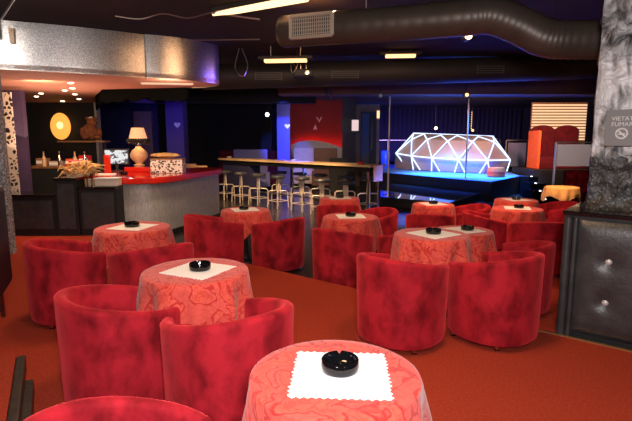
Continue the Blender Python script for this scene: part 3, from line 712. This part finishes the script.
rs = tag(MB().prism([(-3.93, 9.85), (-3.3, 9.75), (-3.2, 10.5), (-3.93, 10.5)], .956, 1.05).build('red_riser', M['counter_red'], bevel=.012), 'red lacquered riser on the counter under the table lamp', 'riser')
lp = thing('table_lamp', 'table lamp with a glowing peach shade on the red counter', 'lamp', (-3.72, 10.15, 1.051))
MB().lathe([(.10, 0), (.12, .03), (.06, .06), (.10, .10), (.17, .18), (.18, .25), (.14, .33), (.07, .38), (.05, .42)], 24).build('base', M['plaster'], lp, smooth=True)
MB().lathe([(.035, .42), (.045, .48), (.03, .54), (.02, .60)], 16).build('neck', M['chrome'], lp, smooth=True)
mb = MB(); seg = 28
prof = [(.19, .56), (.125, .80), (.118, .80), (.183, .56)]
vs = [(r*math.cos(2*PI*k/seg), r*math.sin(2*PI*k/seg), z_) for r, z_ in prof for k in range(seg)]
mb.add(vs, [(i*seg+k, i*seg+(k+1) % seg, ((i+1) % 4)*seg+(k+1) % seg, ((i+1) % 4)*seg+k) for i in range(4) for k in range(seg)])
mb.build('lamp_shade', M['shade'], lp, smooth=True)
mb = MB(); random.seed(5)
for k in range(26):
    a = 2*PI*k/26; r0 = .198; mb.tube([(r0*math.cos(a), r0*math.sin(a), .575), ((r0+.02)*math.cos(a), (r0+.02)*math.sin(a), .53), ((r0-.01)*math.cos(a+.1), (r0-.01)*math.sin(a+.1), .50-.05*random.random())], [.022, .03, .008], 6)
mb.build('fringe', M['black'], lp)
lamp('table_lamp_bulb', 'POINT', (-3.72, 10.15, 1.72), 9, (1, .6, .35), .06)
bx = thing('spotted_box', 'black and white spotted box with a tan bag lying on it, on the red counter', 'box', (-2.92, 9.55, .957), .05)
MB().box(-.32, .30, -.16, .16, 0, .26).build('body', M['speckle'], bx, bevel=.015)
MB().box(-.33, .31, -.17, .17, .262, .28).build('lid', M['tan'], bx, bevel=.008)
bg = tag(MB().blob((-2.98, 9.55, 1.302), (.30, .14, .05), 18, 8, .15).build('tan_bag', M['straw'], smooth=True), 'flat tan bag lying on the spotted box', 'bag')
mo = thing('monitor', 'monitor showing a black and white picture behind the red counter', 'monitor', (-4.24, 10.25, .957), .1)
MB().box(-.26, .26, 0, .04, .12, .46).build('bezel', M['black'], mo, bevel=.008)
MB().box(-.235, .235, -.006, 0, .15, .43).build('screen', M['monitor'], mo)
MB().box(-.03, .03, .0, .05, .0, .14).build('stand', M['black'], mo); MB().box(-.12, .12, -.06, .1, 0, .012).build('foot', M['black'], mo)
tag(MB().box(-.09, .09, -.012, .012, 0, .36).build('menu_stand', M['red_plain'], loc=(-4.05, 9.35, .957), rz=-.5, bevel=.01), 'upright red-orange board at the left end of the red counter', 'menu stand')
tag(ashtray_mesh().build('counter_ashtray', M['glass_black'], loc=(-3.62, 9.05, .957), smooth=True), 'small dark ashtray on the red counter in front of the lamp', 'ashtray')
tag(MB().box(-.18, .18, -.12, .12, 0, .012).build('paper_sheet', M['paper'], loc=(-3.98, 9.1, .957), rz=.3), 'white paper sheet on the left end of the red counter', 'paper')

# ------------------------------------------------------------------ left back bar
def cab(name, x0, x1, y0, y1, h, lab, extra=None):
    t = thing(name, lab, 'cabinet', ((x0+x1)/2, y0, 0)); w_ = (x1-x0)/2
    MB().box(-w_, w_, 0, y1-y0, .0, h-.04).build('body', M['black'], t)
    MB().box(-w_-.0, w_+.0, -.03, y1-y0+.01, h-.04, h).build('top', M['black_gloss'], t, bevel=.008)
    MB().box(-w_+.05, w_-.05, -.018, 0, .12, h-.1).build('front_panel', M['leather'], t, bevel=.006)
    return t
cab('bar_cabinet', -5.62, -4.36, 7.95, 8.5, .70, 'lower black bar cabinet beside the silver column')
cab('bar_cabinet', -4.35, -3.98, 7.95, 8.5, .98, 'middle black bar cabinet below the straw bunch')
cab('bar_cabinet', -3.97, -3.34, 7.98, 8.28, .83, 'black bar cabinet right of the straw bunch, against the red counter')
sw = thing('dried_flowers', 'bunch of dried straw-coloured leaves lying on the black bar cabinets', 'dried flowers', (-4.0, 8.07, .981))
random.seed(11)
for k in range(46):
    a = random.random()*2*PI; l = .16+.22*random.random(); e = random.uniform(-.15, .55)
    x0, y0, z0 = random.uniform(-.14, .22), random.uniform(-.1, .15), random.uniform(.03, .16)
    p1 = (x0+l*.5*math.cos(a), y0+l*.4*math.sin(a), z0+l*.45*e+.05); p2 = (x0+l*math.cos(a), y0+l*.4*math.sin(a), z0+l*e-.02)
    MB().tube([(x0, y0, z0), p1, p2], [.008, .03, .004], 5).build('dried_leaf', M['straw'], sw)
bk = thing('back_counter', 'long dark back counter behind the black bar cabinets', 'counter', (-5.0, 9.9, 0))
MB().box(-1.1, .28, 0, .6, 0, 1.02).build('body', M['black'], bk); MB().box(-1.12, .30, -.02, .62, 1.02, 1.06).build('top', M['wood'], bk)
sh = thing('bottle_shelf', 'brown shelf board above the back counter holding the plush bear', 'shelf', (-5.15, 10.62, 0))
MB().box(-.52, .52, 0, .3, 1.55, 1.585).build('board', M['wood'], sh)
for x in (-.48, .48): MB().box(x-.02, x+.02, .1, .14, 0, 1.55).build('upright', M['black_metal'], sh)
random.seed(4)
cols = [('red', M['red_plain']), ('tan', M['tan']), ('cream', M['cream']), ('orange', M['orange'])]
spec = [(-5.75, 'tan', .22, .16), (-5.45, 'cream', .28, .10), (-5.12, 'orange', .24, .15), (-4.86, 'red', .2, .22)]
for x, cn, w_, h in spec:
    b = thing('carton', '%s carton standing on the back counter under the brown shelf' % cn, 'carton', (x, 10.14, 1.061))
    MB().box(-w_/2, w_/2, -.06, .1, 0, h).build('body', dict(cols)[cn], b, bevel=.008); MB().box(-w_/2+.01, w_/2-.01, -.065, -.06, h*.3, h*.7).build('label_patch', M['paper'], b)
for k, (x, cn) in enumerate([(-5.95, 'clear'), (-5.28, 'clear'), (-4.96, 'tan'), (-5.62+.02, 'tan'), (-4.76, 'clear')]):
    b = thing('bottle', ['slim bottle at the left end of the back counter', 'bottle between the cream carton and its left neighbour', 'amber bottle beside the orange carton', 'amber bottle right of the red carton', 'bottle at the right end of the back counter'][k], 'bottle', (x, 9.93, 1.061), 0, 'bottles on the back counter')
    MB().lathe([(.035, 0), (.038, .01), (.038, .17), (.014, .22), (.013, .28)], 14).build('body', M['plaster'] if cn == 'tan' else M['chrome'], b, smooth=True); MB().lathe([(.015, .28), (.015, .305)], 12).build('cap', M['gold'], b)
wb = thing('white_box', 'long whitish box on the black cabinet left of the red counter', 'box', (-3.53, 8.12, .831), .05)
MB().box(-.19, .19, -.08, .12, 0, .12).build('body', M['cream'], wb, bevel=.01); MB().box(-.2, .2, -.09, .13, .121, .14).build('lid', M['paper'], wb, bevel=.006)
for k, (w_, h, z_, cm, cn) in enumerate([(.17, .10, .981, 'cream', 'cream'), (.15, .09, 1.082, 'orange', 'orange'), (.13, .08, 1.173, 'red_plain', 'red')]):
    b = thing('carton', cn+' box '+['at the bottom of', 'in the middle of', 'on top of'][k]+' the small stack behind the dried leaves', 'carton', (-4.17, 8.42, z_), .15*k)
    MB().box(-w_, w_, -.07, .07, 0, h).build('body', M[cm], b, bevel=.008); MB().box(-w_*.6, w_*.6, -.074, -.07, h*.25, h*.75).build('label_patch', M['paper'], b)
for k in range(4):
    tag(MB().lathe([(.026, 0), (.03, .11), (.027, .11), (.024, .006), (.001, .006)], 14).build('tumbler', M['cream'] if k % 2 else M['gold'], loc=(-3.94+.062*k, 8.2, .831), smooth=True), ['brass tumbler next to the dried leaves on the black cabinet', 'pale tumbler next to the dried leaves', 'brass tumbler next to the white box on the black cabinet', 'pale tumbler next to the white box'][k], 'tumbler', 'tumblers on the black cabinet')
# oval wall lamp
ol = thing('oval_lamp', 'glowing golden oval lamp on the black bar wall', 'lamp', (-6.58, 12.55, 1.95))
MB().blob((0, 0, 0), (.26, .10, .34), 24, 14).build('glowing_shell', M['oval'], ol, smooth=True)
MB().blob((.03, -.07, .02), (.09, .06, .10), 14, 8).build('bulb', glow('oval_bulb', (1, .72, .25), 2.2), ol, smooth=True)
MB().tube([(0, .02, 0), (0, .2, 0)], .03, 10).build('mount', M['gold'], ol)
# plush bear
br = thing('plush_bear', 'brown plush bear with a pale cap sitting on the brown shelf', 'plush toy', (-5.0, 10.78, 1.602), .5)
body = MB(); body.blob((0, 0, .17), (.19, .15, .18), 18, 12, .12); body.blob((.04, -.02, .38), (.11, .11, .11), 14, 10, .08); body.blob((.10, -.09, .36), (.055, .06, .045), 10, 8)
body.blob((-.16, -.1, .16), (.06, .07, .12), 10, 8); body.blob((.17, -.1, .14), (.06, .07, .12), 10, 8); body.blob((-.11, -.16, .06), (.08, .12, .06), 10, 8); body.blob((.13, -.16, .06), (.08, .12, .06), 10, 8)
for x in (-.05, .12): body.blob((x, 0, .475), (.035, .02, .035), 8, 6)
bb = body.build('body', M['brown_fur'], br, smooth=True)
MB().blob((.03, 0, .475), (.06, .06, .035), 10, 6).build('cap', M['cream'], br, smooth=True)
MB().blob((.13, -.145, .37), (.018, .014, .014), 8, 6).build('nose', M['black'], br, smooth=True)

# ------------------------------------------------------------------ long bar and its stools
A = Vector((-3.1, 15.26, 0)); B = Vector((1.22, 10.93, 0)); dv = (B-A).normalized(); nb = Vector((-dv.y, dv.x, 0))   # nb points to the back
Lb = (B-A).length; az = math.atan2(dv.y, dv.x)
lb = thing('long_bar', 'long straight bar table with a pale wooden edge behind the stools', 'bar table', (A.x, A.y, LO), az)
MB().box(0, Lb, 0, .62, 1.13, 1.18).build('bar_top', M['wood_bar'], lb, bevel=.006)
MB().box(.05, Lb-.05, .06, .56, 1.02, 1.128).build('apron', M['black_metal'], lb)
MB().box(.1, 1.5, .1, .5, 0, 1.02).build('end_cabinet', M['wall_blue'], lb)
for x in (3.4, Lb-.12):
    for y in (.1, .5): MB().lathe([(.09, 0), (.09, .012), (.03, .02), (.03, 1.02)], 12).build('leg', M['chrome'], lb, loc=(x, y, 0))
pf = tag(MB().tube([A+dv*1.6+nb*.3+Vector((0, 0, LO+.2)), A+dv*(Lb-.2)+nb*.3+Vector((0, 0, LO+.2))], .02, 8).build('foot_rail', M['steel']), 'steel foot rail under the long bar', 'foot rail')
bpy.data.objects.remove(pf)
MB().tube([(1.5, .3, .22), (Lb-.15, .3, .22)], .02, 8).build('foot_rail', M['steel'], lb)
cl = MB(); n = 14; vs = []
hc = tag(MB().box(-.16, .16, -.012, .012, -.36, 0).build('hanging_cloth', M['orange_cloth'], loc=(1.42, 10.98, 1.02), rz=az+PI/2, bevel=.008), 'orange cloth hanging off the right end of the long bar', 'cloth')
def make_stool(loc, rz, label, grp):
    s = thing('bar_stool', label, 'stool', loc, rz, grp)
    MB().lathe([(.16, .76), (.19, .775), (.195, .81), (.17, .84), (.02, .845)], 24).build('seat', M['leather'], s, smooth=True)
    mb = MB()
    mb.tube([(-.05, 0, .42), (-.035, 0, .76)], .016, 8); mb.tube([(.05, 0, .42), (.035, 0, .76)], .016, 8)
    mb.box(-.05, .05, -.012, .012, .42, .76)
    mb.build('post', M['satin'], s)
    for sx in (-1, 1):
        for sy in (-1, 1):
            MB().tube([(sx*.05, sy*.04, .44), (sx*.15, sy*.14, .435), (sx*.185, sy*.175, .40), (sx*.20, sy*.19, 0)], .015, 8).build('leg', M['satin'], s, smooth=True)
    ringp = [(.19*math.cos(2*PI*k/24)*1.25, .19*math.sin(2*PI*k/24)*1.2, .17) for k in range(25)]
    fr = MB()
    for a_, b_ in [((-.195, -.185), (.195, -.185)), ((.195, -.185), (.195, .185)), ((.195, .185), (-.195, .185)), ((-.195, .185), (-.195, -.185))]: fr.tube([(*a_, .18), (*b_, .18)], .011, 6)
    fr.build('footrest', M['satin'], s)
    return s
s0 = None
front = [(-2.72, 14.35), (-2.15, 13.72), (-1.58, 13.12), (-1.0, 12.5), (-.35, 11.95), (.15, 11.35), (.68, 10.75)]
fl = ['leftmost', 'second from the left', 'third from the left', 'fourth from the left', 'fifth from the left', 'sixth from the left', 'rightmost']
for i, (x, y) in enumerate(front):
    lab = 'chrome bar stool, %s in the near row at the long bar' % fl[i]
    if s0 is None: s0 = make_stool((x, y, LO), az, lab, 'bar stools before the long bar')
    else: dup(s0, (x, y, LO), az, lab, 'bar stools before the long bar')
backs = [(-1.05, 14.25), (-.45, 13.62), (.12, 13.05), (.75, 12.4), (1.3, 11.85)]
for i, (x, y) in enumerate(backs):
    dup(s0, (x, y, LO), az, 'bar stool on the far side of the long bar, %s' % ['leftmost', 'second from the left', 'middle one', 'fourth from the left', 'rightmost'][i], 'bar stools behind the long bar')
# small things on the bar top
for x, y, m, lab in [(1.05, 11.35, 'red_plain', 'small red bowl near the right end of the long bar'), (-.6, 13.05, 'chrome', 'shiny metal ashtray on the middle of the long bar'), (-2.75, 15.3, 'cream', 'pale cup at the left end of the long bar')]:
    tag(MB().lathe([(.05, 0), (.08, .05), (.075, .052), (.045, .01), (.001, .01)], 16).build('bowl', M[m], loc=(x, y, 1.031), smooth=True), lab, 'bowl')

# ------------------------------------------------------------------ stage, low stage, poles, lit dome
FL = (2.45, 17.86); FC = (5.0, 13.66); FR = (6.78, 15.95)
STG = [FL, FC, FR, (7.14, 17.7), (7.14, 24.38), (2.45, 24.38)]
st(MB().box(7.18, 10.4, 17.7, 24.38, LO, .42), 'floor_rear', M['black'])
sg_ = thing('main_stage', 'blue-lit glossy main stage carrying the lit dome', 'stage')
MB().prism(STG, LO, .40).build('platform', M['black'], sg_)
MB().prism(STG, .40, .42).build('deck', M['stage_top'], sg_)
ls = thing('low_stage', 'low mirror-black stage in front of the main stage', 'stage')
q = [(1.70, 12.98), (3.27, 11.68), (4.70, 13.80), (2.36, 17.6)]
MB().prism(q, LO, .05).build('platform', M['black'], ls); MB().prism(q, .05, .07).build('deck', M['mirror_floor'], ls)
MB().tube([(1.70, 12.98, .06), (3.27, 11.68, .06), (4.70, 13.80, .06)], .018, 6).build('edge_trim', M['black_metal'], ls)
def pole(loc, top, lab):
    t = thing('dance_pole', lab, 'pole', loc)
    MB().lathe([(.14, 0), (.14, .01), (.05, .02)], 20).build('base_plate', M['chrome'], t)
    MB().lathe([(.025, .015), (.025, top-loc[2]-.03)], 14).build('pole', M['satin'], t, smooth=True)
    MB().lathe([(.10, top-loc[2]-.03), (.10, top-loc[2])], 16).build('top_plate', M['chrome'], t)
pole((2.02, 13.42, .071), 2.80, 'chrome dance pole at the left corner of the low stage')
pole((4.66, 14.95, .421), 2.86, 'chrome dance pole at the front of the main stage before the lit dome')
dm = thing('led_dome', 'faceted booth outlined in glowing white-blue tubes on the main stage', 'lit booth')
def P3(px, py, y):
    c_, s_ = math.cos(math.atan(70.5/480)), math.sin(math.atan(70.5/480)); a_ = (px-316)/480; b_ = (210.5-py)/480
    k = y/(c_+b_*s_); return Vector((a_*k, y, 1.6+k*(-s_+b_*c_)))
Mv = [P3(395.8, 153.2, 19.6), P3(411.2, 155.9, 18.7), P3(431.8, 157.9, 17.9), P3(458.5, 159.6, 17.1), P3(487.7, 160.4, 16.6), P3(510.3, 160, 17.8)]
Uv = [P3(402.5, 138.0, 20.4), P3(411.6, 139.4, 19.4), P3(427, 139.4, 18.7), P3(447.6, 141, 17.9), P3(472.7, 141.5, 17.3), P3(494.5, 141.9, 17.3)]
Tv = [P3(413.7, 133.2, 20.2), P3(424, 133.8, 19.8), P3(441, 135.2, 19.2), P3(457, 135.6, 18.7), P3(478, 136.5, 18.2), P3(493, 136.3, 18.2)]
def F(px, y): return Vector(((px-316)/480*y*1.012, y, .45))
Ft = [[F(406.5, 19.5)], [F(412, 18.8), F(418.8, 18.6)], [F(430, 18.0), F(438, 17.8)], [F(452.7, 17.2), F(463, 17.1)], [F(477.4, 16.8), F(487.5, 16.75)], [F(504.2, 17.8)]]
def tubes(pairs, nm):
    for a_, b_ in pairs: MB().tube([a_, b_], .024, 8).build(nm, M['led'], dm)
prs = [(Mv[i], Mv[i+1]) for i in range(5)]+[(Tv[0], Tv[5]), (Mv[0], Tv[0]), (Tv[5], Mv[5])]
prs += [(Mv[0], Uv[1]), (Uv[1], Mv[1]), (Mv[1], Uv[2]), (Uv[2], Mv[2]), (Mv[2], Uv[3]), (Uv[3], Mv[3]), (Mv[3], Uv[4]), (Uv[4], Mv[4]), (Mv[4], Uv[5]), (Uv[5], Mv[5])]
prs += [(Tv[0], Uv[1]), (Uv[1], Tv[1]), (Tv[1], Uv[2]), (Uv[2], Tv[2]), (Tv[2], Uv[3]), (Uv[3], Tv[3]), (Tv[3], Uv[4]), (Uv[4], Tv[4]), (Tv[4], Uv[5]), (Uv[5], Tv[5])]
for i in range(6):
    for f in Ft[i]: prs.append((Mv[i], f))
tubes(prs, 'light_tube')
inn = Vector((.10, .30, 0))
mb = MB()
def tri(*p): mb.add([v+inn*.6 for v in p], [tuple(range(len(p)))])
for i in range(5):
    tri(Mv[i], Uv[i+1], Mv[i+1])
    if i < 4: tri(Uv[i+1], Mv[i+1], Uv[i+2])
    if i < 5: tri(Tv[i], Uv[i+1], Tv[i+1])
    if i < 4: tri(Uv[i+1], Tv[i+1], Uv[i+2])
    lo0 = Vector((Mv[i].x, Mv[i].y+.35, .45)); lo1 = Vector((Mv[i+1].x, Mv[i+1].y+.35, .45))
    tri(Mv[i], Mv[i+1], lo1, lo0)
tri(Mv[0], Tv[0], Uv[1])
dp = mb.build('panels', M['dome_panel'], dm)
so_ = dp.modifiers.new('thick', 'SOLIDIFY'); so_.thickness = .03
MB().prism([(Tv[0].x, Tv[0].y+.2), (Tv[5].x, Tv[5].y+.2), (Tv[5].x+.8, Tv[5].y+1.6), (Tv[0].x+.8, Tv[0].y+1.6)], 1.60, 1.66).build('desk_top', M['dome_panel'], dm)
for i, (x, y) in enumerate([(Tv[0].x+.6, Tv[0].y+1.4), (Tv[5].x+.5, Tv[5].y+1.4), (Mv[5].x-.2, Mv[5].y+.6)]): MB().box(x-.04, x+.04, y-.04, y+.04, .425, 1.60).build('leg', M['black_metal'], dm)
pfq = thing('orange_pouf', 'round orange pouf at the right end of the main stage', 'pouf', (5.83, 15.55, .421))
MB().lathe([(.24, 0), (.28, .03), (.29, .2), (.25, .30), (.02, .32)], 24).build('cushion', M['orange'], pfq, smooth=True)
MB().lathe([(.285, .155), (.298, .165), (.285, .175)], 24).build('piping', M['red_plain'], pfq)

# rails with pale panels on the stage
def rail(x0, x1, y, z0, h, lab, n, pm):
    t = thing('stage_railing', lab, 'railing', ((x0+x1)/2, y, z0)); w_ = (x1-x0)/2
    for i in range(n+1):
        x = -w_+2*w_*i/n; MB().box(x-.025, x+.025, -.025, .025, 0, h).build('post', M['steel'], t)
    MB().box(-w_, w_, -.02, .02, h, h+.04).build('handrail', M['steel'], t)
    for i in range(n): MB().box(-w_+2*w_*i/n+.08, -w_+2*w_*(i+1)/n-.08, -.01, .01, .15, h-.08).build('panel', pm, t)
rail(7.45, 9.2, 19.0, .42, 1.15, 'metal railing with pale panels right of the lit dome', 2, M['white_panel'])
rail(2.6, 4.3, 23.2, .42, 1.15, 'dark metal railing with panels left of the lit dome', 2, M['wall_blue'])
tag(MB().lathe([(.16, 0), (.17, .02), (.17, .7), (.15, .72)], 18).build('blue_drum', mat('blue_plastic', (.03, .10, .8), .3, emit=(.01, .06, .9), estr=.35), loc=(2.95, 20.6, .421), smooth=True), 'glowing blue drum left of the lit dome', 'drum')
# curtains at the back of the stage
mb = MB(); n = 150; vs = []
for i in range(n+1):
    x = 2.9+7.4*i/n; y = 24.42+.06*math.sin(i*1.35); vs += [(x, y, .45), (x, y, 3.15)]
mb.add(vs, [(2*i, 2*i+2, 2*i+3, 2*i+1) for i in range(n)])
cu = mb.build('stage_curtain', M['wall_blue'], smooth=True); cu.modifiers.new('t', 'SOLIDIFY').thickness = .02
tag(cu, 'dark navy pleated curtain across the back of the main stage', 'curtain')
t = thing('string_light', 'vertical string of warm points hanging behind the right pole', 'string light', (6.95, 21.8, 1.9))
MB().tube([(0, 0, 0), (0, 0, 1.28)], .008, 6).build('cord', M['black'], t)
for k in range(9): MB().blob((0, 0, .12+.10*k), (.02, .02, .025), 8, 6).build('bead', M['tube_glow2'], t)

# ------------------------------------------------------------------ raised booth area at the right rear
dk = thing('booth_platform', 'raised dark platform under the red arched sofa', 'platform')
MB().box(7.2, 10.4, 15.9, 17.65, LO, .62).build('deck', M['black'], dk)
ss_ = thing('steps', 'glossy black steps with small white lights right of the main stage', 'steps')
for k in range(4):
    y0 = 12.9+.75*k; MB().box(5.95+.26*k, 7.02, y0, y0+.75, LO, LO+.15*(k+1)).build('step', M['black_gloss'], ss_)
for k in range(4):
    y0 = 12.9+.75*k
    MB().lathe([(.02, 0), (.03, .012)], 10).build('step_light', M['steplight'], ss_, loc=(6.25+.2*k, y0+.1, LO+.15*(k+1)))
bs = thing('arched_sofa', 'red velvet booth sofa with two tall arched backs under the lit slats', 'sofa', (8.46, 17.0, .621))
def arch(w_, h, n=14):
    return [(-w_/2, 0)]+[(-w_/2*math.cos(PI*k/n), h-.22+.22*math.sin(PI*k/n)) for k in range(n+1)]+[(w_/2, 0)]
for x in (-.42, .44): MB().plate([(px+x, pz) for px, pz in arch(.84, 1.5)], .2, .34).build('arched_back', M['maroon'], bs, bevel=.03)
MB().box(-.80, .86, -.45, .19, .0, .42).build('seat', M['maroon'], bs, bevel=.04)
MB().plate([(-.88, 0), (-.80, 0), (-.80, 1.3), (-.88, 1.3)], -.5, .34).build('arm_panel', M['orange'], bs, bevel=.02)  # bright light on the red side panel is put in as orange colour
sp = thing('slat_wall', 'backlit wall panel of glowing horizontal slats behind the red sofa', 'slat panel', (8.66, 17.44, .621))
MB().box(-.97, 1.0, 0, .06, 0, 2.3).build('backing', M['wood'], sp)
mb = MB()
for i in range(13): mb.box(-.95, .98, -.03, -.005, .98+.1*i, 1.035+.1*i)
mb.build('slats', M['slat'], sp)
gp_ = thing('grey_divider', 'plain grey panel on a metal frame beside the silver pillar', 'divider', (7.53, 14.3, LO))
MB().box(-.40, .62, -.015, .015, .98, 1.62).build('panel', M['grey_panel'], gp_)
for x in (-.45, .66): MB().box(x-.02, x+.02, -.03, .03, 0, 1.68).build('post', M['grey_panel'], gp_)
MB().box(-.45, .66, -.02, .02, 1.66, 1.70).build('handrail', M['steel'], gp_)
tb = thing('tufted_bench', 'red button-tufted high-backed bench behind the orange-clothed table', 'bench', (6.72, 12.3, LO))
mb = MB(); nx, nz = 40, 30; vs = []
for j in range(nz+1):
    for i in range(nx+1):
        x = -.32+.64*i/nx; z_ = .25+.72*j/nz; dd = min(math.hypot(x-a_, z_-b_) for a_ in (-.2, 0, .2) for b_ in (.45, .65, .85))
        vs.append((x, -.03+.03*math.exp(-(dd/.04)**2), z_))
mb.add(vs, [(j*(nx+1)+i, j*(nx+1)+i+1, (j+1)*(nx+1)+i+1, (j+1)*(nx+1)+i) for j in range(nz) for i in range(nx)])
mb.build('tufted_back', M['velvet'], tb, smooth=True)
MB().box(-.33, .33, .0, .12, .0, .98).build('frame', M['maroon'], tb, bevel=.02)
MB().box(-.33, .33, -.5, -.04, .1, .42).build('seat', M['maroon'], tb, bevel=.03)
ot = thing('pedestal_table', 'round table under an orange cloth in front of the stage steps, beside the pillar', 'table', (5.36, 10.42, LO), 0, 'round pedestal tables')
for ch in table0.children:
    c_ = ch.copy(); C.objects.link(c_); c_.parent = ot
oc = make_cloth((5.36, 10.42, LO), .5, .34, 'plain orange tablecloth on the table beside the pillar and stage steps', 40, .52); oc.data.materials.clear(); oc.data.materials.append(M['orange_cloth'])

# ------------------------------------------------------------------ rear left: columns, seating, door
st(MB().box(-4.62, -4.08, 15.0, 15.5, LO, 3.2), 'wall_column_violet', M['column_violet'])
st(MB().box(-1.36, -.92, 17.0, 17.4, LO, 3.2), 'wall_column_blue', M['column_blue'])
st(MB().box(-2.15, -1.75, 18.9, 19.2, LO, 3.2), 'wall_column_rear', M['wall_dark'])
def heart(s):
    P = []
    for k in range(28):
        a_ = 2*PI*k/28; P.append((s*.055*16*math.sin(a_)**3/9, s*.055*(13*math.cos(a_)-5*math.cos(2*a_)-2*math.cos(3*a_)-math.cos(4*a_))/9))
    return P
tag(MB().plate(heart(1), -.012, 0).build('heart_emblem', M['white_mark'], loc=(-4.27, 14.995, 2.06)), 'white heart emblem on the violet column', 'emblem')
tag(MB().plate(heart(1), -.012, 0).build('heart_emblem', M['white_mark'], loc=(-.92-.02, 16.995, 2.08)), 'white heart emblem on the blue column', 'emblem')
bpy.data.objects['heart_emblem.001'].location.x = -1.0
tag(MB().plate([(-.13, .10), (-.06, .10), (0, -.03), (.06, .10), (.13, .10), (0, -.12)], -.012, 0).build('chevron_emblem', M['pink_mark'], loc=(.13, 20.045, 2.43)), 'pale chevron emblem on the red wall', 'emblem')
tag(MB().plate([(0, .14), (.08, -.06), (.04, -.09), (0, -.03), (-.04, -.09), (-.08, -.06)], -.012, 0).build('spade_emblem', M['pink_mark'], loc=(-.03, 20.045, 2.1)), 'pale spade emblem on the red wall below the chevron', 'emblem')
st(MB().box(-6.15, -5.55, 16.45, 16.6, LO, 2.55), 'door_1', M['wood_grey'])
# brown door wall with a glass door and the pink screen
st(MB().box(1.45, 2.40, 18.4, 18.55, LO, 2.92), 'wall_door', M['wood'])
dr = st(MB().box(1.68, 2.28, 18.34, 18.4, LO, 2.65), 'door_2', M['black_metal'])
MB().box(1.74, 2.00, 18.325, 18.34, .3, 2.58).build('pane', M['clear'], dr)
MB().tube([(2.10, 18.28, 1.25), (2.10, 18.28, 2.5)], .02, 8).build('handle', M['chrome'], dr)
tag(MB().box(-.05, .05, -.03, 0, -.14, .14).build('wall_light', glow('door_light', (1, .6, .3), 1.5), loc=(2.34, 18.4, 2.55)), 'small warm wall light beside the glass door', 'wall light')
t = thing('wall_screen', 'small bright pink-white screen on the dark post by the door', 'screen', (1.36, 17.2, 2.1))
MB().box(-.45, .16, -.03, .05, -.26, .26).build('casing', M['black'], t); MB().box(-.10, .14, -.045, -.03, -.18, .20).build('display', M['screen_pink'], t)
st(MB().box(.95, 1.42, 17.25, 17.6, LO, 3.2), 'wall_post', M['wall_dark'])
# red cove light strip along the red wall
tag(MB().tube(catmull([(-.95, 19.85, 1.40), (-.4, 19.85, 1.52), (.1, 19.85, 1.50), (.6, 19.85, 1.36), (1.15, 19.85, 1.12)], 6), .03, 8).build('cove_light', glow('red_neon', (1, .06, .02), 5)), 'glowing red neon line along the foot of the red wall', 'neon light')
def sofa(loc, rz, w_, h, m, lab, cat='sofa', nm='lounge_sofa'):
    t = thing(nm, lab, cat, loc, rz)
    MB().box(-w_/2, w_/2, -.35, .30, .12, .42).build('seat', m, t, bevel=.04)
    MB().box(-w_/2, w_/2, .22, .40, .12, h).build('backrest', m, t, bevel=.05)
    for s_ in (-1, 1):
        MB().box(s_*(w_/2)-.08, s_*(w_/2)+.08, -.36, .40, .12, .62).build('arm', m, t, bevel=.04)
        MB().box(s_*(w_/2-.08)-.025, s_*(w_/2-.08)+.025, -.3, -.25, 0, .12).build('leg', M['black_metal'], t)
        MB().box(s_*(w_/2-.08)-.025, s_*(w_/2-.08)+.025, .3, .35, 0, .12).build('leg', M['black_metal'], t)
    return t
sofa((-3.35, 12.9, LO), .2, .85, 1.05, M['tan'], 'tan lounge armchair behind the right end of the red counter', 'armchair', 'lounge_armchair')
sofa((-3.9, 14.1, LO), .25, .8, 1.05, M['tan'], 'second tan lounge armchair, closer to the spotted box', 'armchair', 'lounge_armchair')
sofa((-2.6, 18.2, LO), 0, 2.2, 1.35, M['maroon'], 'long dark maroon sofa behind the left end of the long bar')
sofa((-.45, 18.4, LO), .1, .8, 1.45, M['cream'], 'cream armchair right of the blue column', 'armchair', 'lounge_armchair')
sofa((.35, 17.5, LO), 0, .85, 1.45, M['brown_fabric'], 'brown armchair before the glowing red wall', 'armchair', 'lounge_armchair')
t = thing('curved_sofa', 'pale curved-backed sofa along the glowing red wall', 'sofa', (.2, 19.4, LO))
top = [(-1.2, 1.55), (-.9, 1.68), (-.5, 1.74), (-.1, 1.72), (.3, 1.64), (.7, 1.5), (1.0, 1.36)]
MB().plate([(-1.2, .1)]+top+[(1.0, .1)], .12, .28).build('backrest', M['cream'], t, bevel=.03)
MB().box(-1.15, .95, -.5, .10, .1, .45).build('seat', M['cream'], t, bevel=.04)
tag(MB().box(-.3, .3, -.2, .2, 0, 1.15).build('black_cabinet', M['black'], loc=(.75, 16.2, LO), bevel=.02), 'black cabinet in front of the brown armchair', 'cabinet')
sofa((-2.3, 16.9, LO), .1, 1.2, 1.42, M['blue_grey'], 'bluish lit high-backed sofa behind the left half of the long bar')
